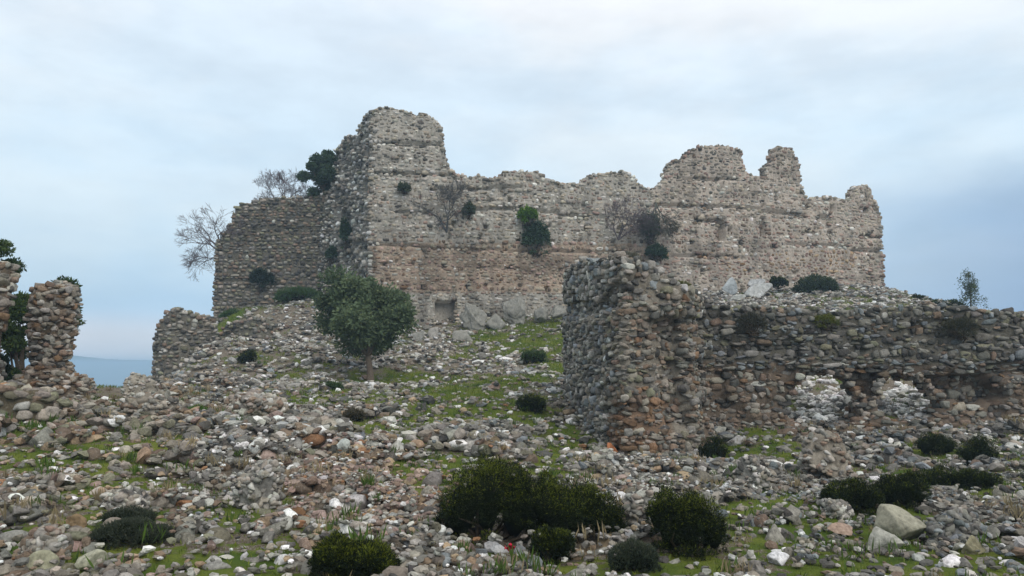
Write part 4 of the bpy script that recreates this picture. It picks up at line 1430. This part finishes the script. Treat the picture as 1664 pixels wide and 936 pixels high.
# sapling on the skyline
r = np.random.default_rng(17)
sp = wpt(1578, 40.5, 502)
root = bpy.data.objects.new('sapling', None)
C.objects.link(root)
root.location = sp
tag(root, 'thin leafy sapling standing up on the skyline behind the outer wall', 'tree')
mb, ml, tips = MB(), MB(), []
tube(mb, [sp, np.array(sp) + (0.02, 0, 1.0), np.array(sp) + (-0.05, 0, 2.0)], [0.05, 0.03, 0.012], 5, (0.16, 0.14, 0.12))
tips = [np.array(sp) + np.array([r.normal() * .32 * (1.15 - t_), r.normal() * .2, 0.15 + 1.8 * t_]) for t_ in r.random(45)]
tips = np.array(tips)
P = np.repeat(tips, 50, axis=0) + rng.normal(size=(len(tips) * 50, 3)) * 0.10
leaves(ml, P, rng.normal(size=P.shape), 0.09, pick([((0.05, .08, .04), 1), ((0.09, .12, .06), 1)], len(P)), 2.2, .2, 1)
mb.build('trunk', M_BARK, root, True, sp)
ml.build('crown', M_LEAF, root, False, sp)


def bare(name, label, base, dirs, L, r0, lv, col, group, seed, spread=.5, droop=0.0, kids=3):
    r = np.random.default_rng(seed)
    mb = MB()
    for d in dirs:
        d = np.array(d, float)
        d /= np.linalg.norm(d)
        grow(mb, np.array(base, float), d, L, r0, 0, lv, col, r, spread, droop, kids)
    o = mb.build(name, M_BARK, None, True, base)
    o.location = base
    tag(o, label, 'bare tree' if 'tree' in name else 'bush', group)
    return o


TW = (0.15, 0.125, 0.13)
bare('bare_tree', 'leafless tree leaning out over the left end of the west wall', wpt(366, 51.6, 412), [(-.5, -.1, 1), (-.9, -.2, .7), (-1, .1, .25), (-.1, .1, 1), (-.8, .2, -.1)], 1.3, 0.08, 5, TW, 'leafless trees on the castle', 3, 0.46, 0.012, 3)
bare('bare_tree', 'leafless tree crown spreading behind the top of the west wall', wpt(462, 52.6, 340), [(-.9, 0, .8), (-.4, 0, 1), (0, .1, 1), (.5, 0, 1), (.95, 0, .7), (-1, .1, .45)], 1.0, 0.06, 5, TW, 'leafless trees on the castle', 4, 0.42, 0.012, 3)
bare('bare_bush', 'leafless grey twig bush hanging on the middle of the castle wall', wpt(1005, 48.0, 390), [(-.4, -.25, 1), (.1, -.3, 1), (.5, -.25, 1), (.9, -.2, .8)], 0.95, 0.05, 5, (0.15, .125, .13), 'leafless bushes on the castle wall', 5, 0.36, 0.01, 3)
bare('bare_bush', 'leafless dusky twig bush on the castle wall nearer the tower', wpt(726, 46.4, 378), [(-.5, -.25, 1), (-.1, -.3, 1), (.2, -.25, 1)], 1.1, 0.06, 5, (0.075, .075, .075), 'leafless bushes on the castle wall', 6, 0.4, 0.0, 3)
bare('bare_bush', 'leafless drooping twig bush on the castle wall beside the ragged creeper', wpt(1066, 48.0, 330), [(-.1, -.3, -1), (.1, -.3, -.9), (.3, -.3, -1)], 0.85, 0.05, 5, (0.10, .105, .085), 'leafless bushes on the castle wall', 8, 0.38, -0.02, 3)


# ------------------------------------------------------------------ boulders, outcrops and mortared lumps
def boulder(name, label, box, col, seed, cuts=9, tilt=(0, 0), group=None, cat='boulder', Yd=None, dep=0.8, lo=0.38, hi=0.78, rough=0.035, sub=4, yaw=0.0, sink=0.15, mat=None):
    x0, y0, x1, y1 = box
    BUSH_BOX.append(box)
    if Yd is None:
        b_ = hit((x0 + x1) / 2, y1 - 2)
    else:
        b_ = np.array(wpt((x0 + x1) / 2, Yd, y1))
    Wm, Hm_ = (x1 - x0) * b_[1] / F, (y1 - y0) * b_[1] / F
    V, Fc = rock(seed, sub, cuts + 5, rough, lo, hi)
    V = V + (V / (np.linalg.norm(V, axis=1)[:, None] + .01)) * ((0.03 if rough < .15 else 0.085) * fbm(V[:, 0] * 6, V[:, 1] * 6, V[:, 2] * 4, seed, 4))[:, None]
    V = V * np.array([Wm / 2, Wm * dep / 2, Hm_ / 2 * (1 + sink)])
    R_ = rotmats(np.array([yaw]), np.array([tilt[0]]), np.array([tilt[1]]))[0]
    V = V @ R_.T
    base = np.array([b_[0], b_[1] + Wm * dep / 2 * 0.6, b_[2]])
    P = V + np.array([0, 0, Hm_ / 2 * (1 - sink)])
    c_ = np.array(col) * (1 + 0.18 * fbm(P[:, 0] * 3, P[:, 1] * 3, P[:, 2] * 3, seed, 3))[:, None]
    me = make_mesh(name, P, Fc, c_, True, mat or M_ROCK)
    o = link(name, me, None, base)
    tag(o, label, cat, group)
    return o


boulder('boulder', 'big angular beige boulder on green grass at lower right', (1432, 831, 1516, 888), (0.29, 0.275, 0.21), 901, 8, (0.1, 0.25))
boulder('boulder', 'flat pale boulder leaning in front of the big beige boulder', (1418, 868, 1472, 904), (0.36, 0.35, 0.3), 902, 8, (0.0, 0.3))
boulder('boulder', 'olive brown rounded boulder at the far lower right', (1568, 875, 1608, 903), (0.22, 0.2, 0.13), 903, 8, (0, -0.2))
boulder('boulder', 'reddish flat boulder on the grass left of the big beige boulder', (1346, 857, 1394, 876), (0.36, 0.26, 0.2), 904, 8)
boulder('boulder', 'flat orange slab lying among brown stones at upper left of the rubble', (109, 703, 148, 720), (0.5, 0.24, 0.11), 905, 8)
boulder('boulder', 'orange stone below the lower left corner of the broken wall end', (982, 727, 1010, 747), (0.42, 0.17, 0.08), 906, 8, (0, .5))
boulder('boulder', 'pale squarish stone standing among grey stones near picture centre left', (543, 716, 567, 750), (0.42, 0.44, 0.40), 907, 7, (0.2, 0.2))
boulder('boulder', 'brown block stone lying in rubble left of the creeping shrub', (98, 840, 136, 866), (0.2, 0.14, 0.08), 908, 7)
boulder('boulder', 'pale greenish flat rock at the lower left edge of the picture', (115, 900, 165, 934), (0.36, 0.35, 0.26), 909, 8)
boulder('boulder', 'olive angular rock in the lower left corner', (40, 905, 92, 936), (0.27, 0.26, 0.18), 910, 8, (0, .3))
GS = 'pale rocks at the castle foot'
boulder('stone_slab', 'long pale fallen slab tilted up at the castle foot', (1204, 459, 1264, 486), (0.42, 0.42, 0.40), 921, 6, (0.1, -0.42), GS, 'slab', 45.0, .5, yaw=.1)
boulder('stone_slab', 'pale block left of the long fallen slab', (1176, 450, 1206, 477), (0.36, 0.38, 0.38), 922, 6, (0.1, 0.3), GS, 'slab', 45.4, .6)
boulder('stone_slab', 'small pale block below the long fallen slab', (1180, 476, 1216, 496), (0.38, 0.38, 0.35), 923, 6, (0.1, 0.1), GS, 'slab', 44.4, .6)
boulder('stone_slab', 'narrow pale slab behind the long fallen slab', (1206, 452, 1246, 466), (0.36, 0.36, 0.35), 924, 6, (0.1, -0.3), GS, 'slab', 46, .5)
boulder('rock_outcrop', 'jagged grey limestone outcrop right of the dark niche at the castle foot', (744, 487, 790, 536), (0.24, 0.23, 0.20), 931, 10, (0, .1), GS, 'rock', 44.6, .5, .45, .8, 0.2, 5)
boulder('rock_outcrop', 'pointed grey outcrop in the middle of the castle foot', (816, 480, 866, 524), (0.24, 0.23, 0.20), 932, 10, (0, -.1), GS, 'rock', 45.4, .45, .45, .8, 0.2, 5)
boulder('rock_outcrop', 'low grey rock left of the pointed outcrop', (788, 508, 822, 536), (0.24, 0.23, 0.20), 933, 9, (0, .2), GS, 'rock', 44.6, .7, .45, .8, .1)
boulder('rock_outcrop', 'low pale rock right of the pointed outcrop', (862, 496, 892, 520), (0.24, 0.23, 0.20), 934, 9, (0, .2), GS, 'rock', 45.2, .7, .45, .8, .1)
boulder('rock_outcrop', 'low pale rock beside the broken wall end at the castle foot', (892, 494, 922, 518), (0.24, 0.23, 0.20), 935, 9, (0, -.2), GS, 'rock', 45.2, .7, .45, .8, .1)
boulder('rock_outcrop', 'upright pale stone below the dark niche', (692, 530, 712, 560), (0.3, 0.28, 0.25), 936, 7, (0, .1), GS, 'rock', 43.0, .7)
boulder('rock_outcrop', 'squat pale stone right of the oak crown', (668, 536, 692, 560), (0.27, 0.26, 0.23), 937, 7, (0, .1), GS, 'rock', 42.6, .7)
boulder('rock_outcrop', 'grey boulder heap on the slope below the jagged outcrop', (728, 536, 772, 566), (0.24, 0.23, 0.20), 938, 10, (0, .1), GS, 'rock', 41.5, .8, .45, .8, .12)


def lump(label, box, cols, seed, name='masonry_lump', rough=0.16, nst=240, hs=1.0, Yd=None, dep=0.8):
    """a fallen piece of wall core: mortar full of small stones, one mesh"""
    x0, y0, x1, y1 = box
    BUSH_BOX.append(box)
    b_ = hit((x0 + x1) / 2, y1 - 2) if Yd is None else np.array(wpt((x0 + x1) / 2, Yd, y1))
    Wm, Hm_ = (x1 - x0) * b_[1] / F, (y1 - y0) * b_[1] / F
    r = np.random.default_rng(seed)
    V, Fc = rock(seed, 5, 9, 0.1, 0.5, 0.85)
    nrm = V / (np.linalg.norm(V, axis=1)[:, None] + .01)
    V = V + nrm * (rough * fbm(V[:, 0] * 2.6, V[:, 1] * 2.6, V[:, 2] * 2.6, seed, 5, .6))[:, None]
    rad = np.array([Wm / 2, Wm * dep / 2, Hm_ * 0.62])
    P = V * rad + np.array([0, 0, Hm_ * 0.34])
    mb = MB()
    mb.add(P, Fc, np.array(cols[0]) * (1 + 0.25 * fbm(P[:, 0] * 4, P[:, 1] * 4, P[:, 2] * 4, seed, 3))[:, None])
    k = r.integers(0, len(V), nst)
    k = k[V[k, 2] > -0.5]
    s_ = r.uniform(0.035, 0.085, len(k)) * min(1.6, max(.8, Wm / 1.1))
    instance(mb, ROCK2, P[k], np.stack([s_ * 1.3, s_, s_ * .7], -1), rotmats(r.uniform(0, 6.28, len(k)), r.normal(size=len(k)) * .5, r.normal(size=len(k)) * .5), pick(cols[1], len(k), r))
    base = np.array([b_[0], b_[1] + Wm * dep * 0.3, b_[2]])
    o = mb.build(name, M_ROCK)
    o.location = base
    tag(o, label, 'masonry lump', 'fallen masonry lumps')
    return o


LG = ((0.2, .19, .17), [(GREY, 3), (LIGHT, 2), (WARM, 2), (DARK, 1)])
LB = ((0.23, .2, .16), [(WARM, 3), (LIGHT, 1.5), (BROWN, 1.5), (GREY, 1)])
lump('grey mortared lump in the rubble left of the pinkish stones', (376, 752, 452, 832), LG, 41, nst=300)
lump('brownish mortared lump at the lower left corner', (26, 862, 92, 916), LB, 42)
lump('grey brown lump with rough crust standing below the wall gaps', (1298, 702, 1392, 786), LB, 43, nst=260)
lump('dark grey lump right of the big beige boulder', (1518, 832, 1608, 890), ((0.15, .15, .145), [(GREY, 3), (DARK, 2), (BLUE, 2)]), 44)
lump('pale grey lump between the two humped shrub and the slanting shrub', (1020, 796, 1080, 872), LG, 45)
lump('wide low brown lump behind the grey stones left of centre', (346, 644, 456, 684), LB, 46, nst=420)
lump('wide brown lump beneath the pointed pale stump on the left skyline', (195, 640, 300, 690), LB, 47, nst=420)
lump('pointed pale stump of masonry on the left skyline', (192, 604, 248, 660), ((0.3, .27, .22), [(LIGHT, 3), (WARM, 3), (WHITE, .6)]), 48)
lump('brown heap of masonry at the right foot of the stone pillar', (98, 612, 152, 652), LB, 49)
lump('grey lump under the slanting wall foot right of the broken wall end', (1200, 745, 1260, 800), LG, 50)
lump('low lump of small grey stones just above the creeping shrub at lower left', (160, 800, 230, 832), LG, 51)
lump('small pale crusted lump below the dark shrub left of the boulder', (1340, 818, 1384, 846), LG, 52)

# red scrap at the bottom edge
bm = bmesh.new()
bmesh.ops.create_grid(bm, x_segments=14, y_segments=10, size=1)
V = np.array([v.co[:] for v in bm.verts])
Fc = np.array([[v.index for v in f.verts] for f in bm.faces])
bm.free()
V = V * np.array([0.05, 0.035, 0])
V[:, 2] = 0.07 * fbm(V[:, 0] * 30, V[:, 1] * 30, 0, 5, 3)
V[:, 0] += 0.015 * fbm(V[:, 0] * 15, V[:, 1] * 15, 3, 8, 2)
Vt = V.copy()
Vt[:, 2] += 0.004
nvv = len(V)
me = make_mesh('plastic_scrap', np.r_[Vt, V], np.r_[Fc, Fc[:, ::-1] + nvv], np.tile(np.array([0.55, 0.02, 0.05]), (2 * nvv, 1)), True, M_LEAF)
b_ = hit(829, 929)
o = link('plastic_scrap', me, None, (b_[0], b_[1], surf(b_[0], b_[1]) + 0.05))
tag(o, 'small crumpled red scrap at the lower edge among the stones', 'litter')

# ------------------------------------------------------------------ split the rubble: single stones and the mass
LM = [('the biggest spiny shrub', 798, 817), ('the two humped shrub', 947, 828), ('the slanting dark shrub', 1126, 855), ('the cushion shrub', 568, 900),
      ('the creeping shrub', 200, 868), ('the left grey mortared lump', 414, 792), ('the lower left corner', 30, 920), ('the stone pillar', 80, 650), ('the pointed pale stump', 220, 640),
      ('the bright green tuft', 318, 670), ('the wide low brown lump', 400, 664), ('the dry little shrub', 572, 673), ('the oak trunk', 602, 630), ('the lone round shrub', 863, 653),
      ('the broken wall end', 1060, 750), ('the nook shrub', 1163, 732), ('the crusted lump below the wall gaps', 1345, 745), ('the big beige boulder', 1465, 858), ('the reddish flat boulder', 1370, 866),
      ('the dark grey lump', 1563, 860), ('the lower right corner', 1650, 930), ('the red scrap', 829, 930), ('the orange slab', 128, 712), ('the squarish pale stone', 555, 733), ('the brown block stone', 117, 853),
      ('the grey green heathery shrub', 1032, 903), ('the wall foot shrubs', 1560, 730), ('the pinkish rubble', 600, 800), ('the small front shrub', 899, 884), ('the left frame edge', 4, 780), ('the right frame edge', 1660, 780),
      ('the orange stone', 996, 737), ('the footing wall', 40, 672)]


def cname(c):
    l = c.mean()
    s_ = (c.max() - c.min()) / (c.max() + 1e-6)
    warm = c[0] > c[2] * 1.22
    if warm and s_ > 0.66:
        return 'rust orange'
    if l > 0.52:
        return 'white'
    if l > 0.36:
        return 'pale grey' if not warm else 'pale buff'
    if c[2] > c[0] * 1.05:
        return 'blue grey'
    if l < 0.12:
        return 'dark grey' if not (warm and s_ > .3) else 'dark brown'
    if warm and s_ > 0.38:
        return 'brown'
    if warm:
        return 'grey brown' if l < .24 else 'pinkish buff'
    return 'grey'


for fx_, fy_, fw_, fd_ in FOOT:       # nothing lies loose inside a shrub
    okk &= ~((((pos[:, 0] - fx_) / fw_) ** 2 + ((pos[:, 1] - fy_) / fd_) ** 2 < 1.0) & (pos[:, 1] < 40))
vis = okk & (ST_px > 12) & (ST_px < 1652) & (ST_py < 928)
inb = np.zeros(n, bool)
for (x0, y0, x1, y1) in BUSH_BOX:
    inb |= (ST_px > x0 - 4) & (ST_px < x1 + 4) & (ST_py > y0 - 4) & (ST_py < y1 + 2)
inb |= (ST_px > 920) & (ST_px < 1140) & (ST[:, 1] > 17.7)
score = np.where(vis & ~inb, app, 0)
order = np.argsort(-score)[:300]
single = np.zeros(n, bool)
single[order] = True
# stones that would sit inside a shrub, lump or boulder footprint stay in the mass
used_labels = {}
for i in order:
    t_ = ROCK3[i % len(ROCK3)]
    P = (t_[0] * scl[i]) @ R[i].T
    # fine chips and pits on the surface of each stone
    P = P * (1 + 0.03 * fbm(t_[0][:, 0] * 5 + i, t_[0][:, 1] * 5, t_[0][:, 2] * 5, 3, 3))[:, None]
    me = make_mesh('loose_stone', P, t_[1], np.tile(cols[i], (len(P), 1)), True, M_STONE)
    o = link('loose_stone', me, None, pos[i])
    px1, py1 = ST_px[i], ST_py[i]
    d = sorted((math.hypot(px1 - a_[1], (py1 - a_[2]) * 1.3), a_[0], a_[1], a_[2]) for a_ in LM)

    def rel(e_):
        dx, dy = px1 - e_[2], py1 - e_[3]
        if 'edge' in e_[1] or 'corner' in e_[1]:
            return 'near'
        return ('right of' if dx > 0 else 'left of') if abs(dx) > abs(dy) * 1.2 else ('below' if dy > 0 else 'above')
    size = 'large' if app[i] > np.quantile(app[order], .7) else ('medium' if app[i] > np.quantile(app[order], .3) else 'small')
    form = 'flat' if asp[i, 2] < .6 else ('long' if asp[i, 0] > 1.3 else ('blocky' if asp[i, 1] > .93 else 'rounded'))
    lab = '%s %s %s stone %s %s' % (size, form, cname(cols[i]), rel(d[0]), d[0][1])
    cnd = [lab]
    for q in range(1, 14):
        tail = ', ' + rel(d[q]) + ' ' + d[q][1]
        cnd.append(lab + tail)
        cnd.append('%s %s stone %s %s%s' % (form, cname(cols[i]), rel(d[0]), d[0][1], tail))
    pickl = next((c_ for c_ in cnd if c_ not in used_labels and len(c_.split()) <= 16), lab)
    used_labels[pickl] = 1
    tag(o, pickl, 'stone', 'loose stones in the rubble')

rest = okk & ~single
near_ = rest & (ST[:, 1] < 15) & (ST[:, 2] > 0.055)
midl = rest & ~near_
mb = MB()
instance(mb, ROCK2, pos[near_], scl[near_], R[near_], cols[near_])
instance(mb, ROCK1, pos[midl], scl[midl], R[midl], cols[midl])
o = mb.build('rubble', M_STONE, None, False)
tag(o, kind='stuff')

# short grass and moss blades in the green patches
n_ = 190000
xx, yy = cand(n_, 5.2, 48)
gg = green_at(xx, yy)
k = (gg > 0.24) & ~blocked(xx, yy)
xx, yy, gg = xx[k], yy[k], gg[k]
P = np.stack([xx, yy, Hh(xx, yy) - 0.005], -1)
sz = 0.035 + 0.0022 * yy
mb = MB()
a_ = rng.random(len(P))[:, None]
pn_ = np.clip(.5 + .9 * fbm(xx * 1.3, yy * 1.3, 0, 71, 2), 0, 1)[:, None]
a_ = .5 * a_ + .5 * pn_
col = np.array((0.05, 0.095, 0.012)) * (1 - a_) + np.array((0.20, 0.225, 0.032)) * a_
leaves(mb, P, np.tile(np.array([0, 0, 1.0]), (len(P), 1)), 1.0 * sz, col, 4.5, 0.4, 0.5)
# taller tufts and dead straw standing up between the stones
nt = 1500
tx_, ty_ = cand(nt, 6.0, 34)
kk = ~blocked(tx_, ty_)
tx_, ty_ = tx_[kk], ty_[kk]
gt_ = green_at(tx_, ty_)
for a0, b0_, g0 in zip(tx_, ty_, gt_):
    nb = int(rng.integers(14, 34))
    dry = rng.random() < (0.25 if g0 > .2 else 0.65)
    r0 = rng.uniform(.03, .10)
    P = np.stack([a0 + rng.normal(size=nb) * r0, b0_ + rng.normal(size=nb) * r0, np.full(nb, surf(a0, b0_) - 0.05)], -1)
    c0 = np.array((0.26, 0.21, 0.12)) if dry else np.array((0.07, 0.12, 0.02))
    leaves(mb, P, np.tile(np.array([0, 0, 1.0]), (nb, 1)), rng.uniform(.07, .17), c0 * rng.uniform(.6, 1.3, (nb, 1)), 9.0, 0.6, 0.45)
o = mb.build('grass', M_LEAF, None, False)
tag(o, kind='stuff')

# ------------------------------------------------------------------ haze
bm = bmesh.new()
bmesh.ops.create_cube(bm, size=2)
V = np.array([v.co[:] for v in bm.verts])
Fc = np.array([[v.index for v in f.verts] for f in bm.faces])
bm.free()
mh = bpy.data.materials.new('haze')
mh.use_nodes = True
t = NT(mh.node_tree)
pv = t.n('ShaderNodeVolumePrincipled')
pv.inputs['Color'].default_value = (0.55, 0.76, 0.97, 1)
pv.inputs['Density'].default_value = 0.0012
pv.inputs['Anisotropy'].default_value = 0.2
o = t.n('ShaderNodeOutputMaterial')
t.l(pv.outputs[0], o.inputs['Volume'])
me = make_mesh('haze', V * np.array([3250, 3250, 52]) + np.array([0, 0, -32.5]), Fc, None, False, mh)
tag(link('haze', me), kind='stuff')
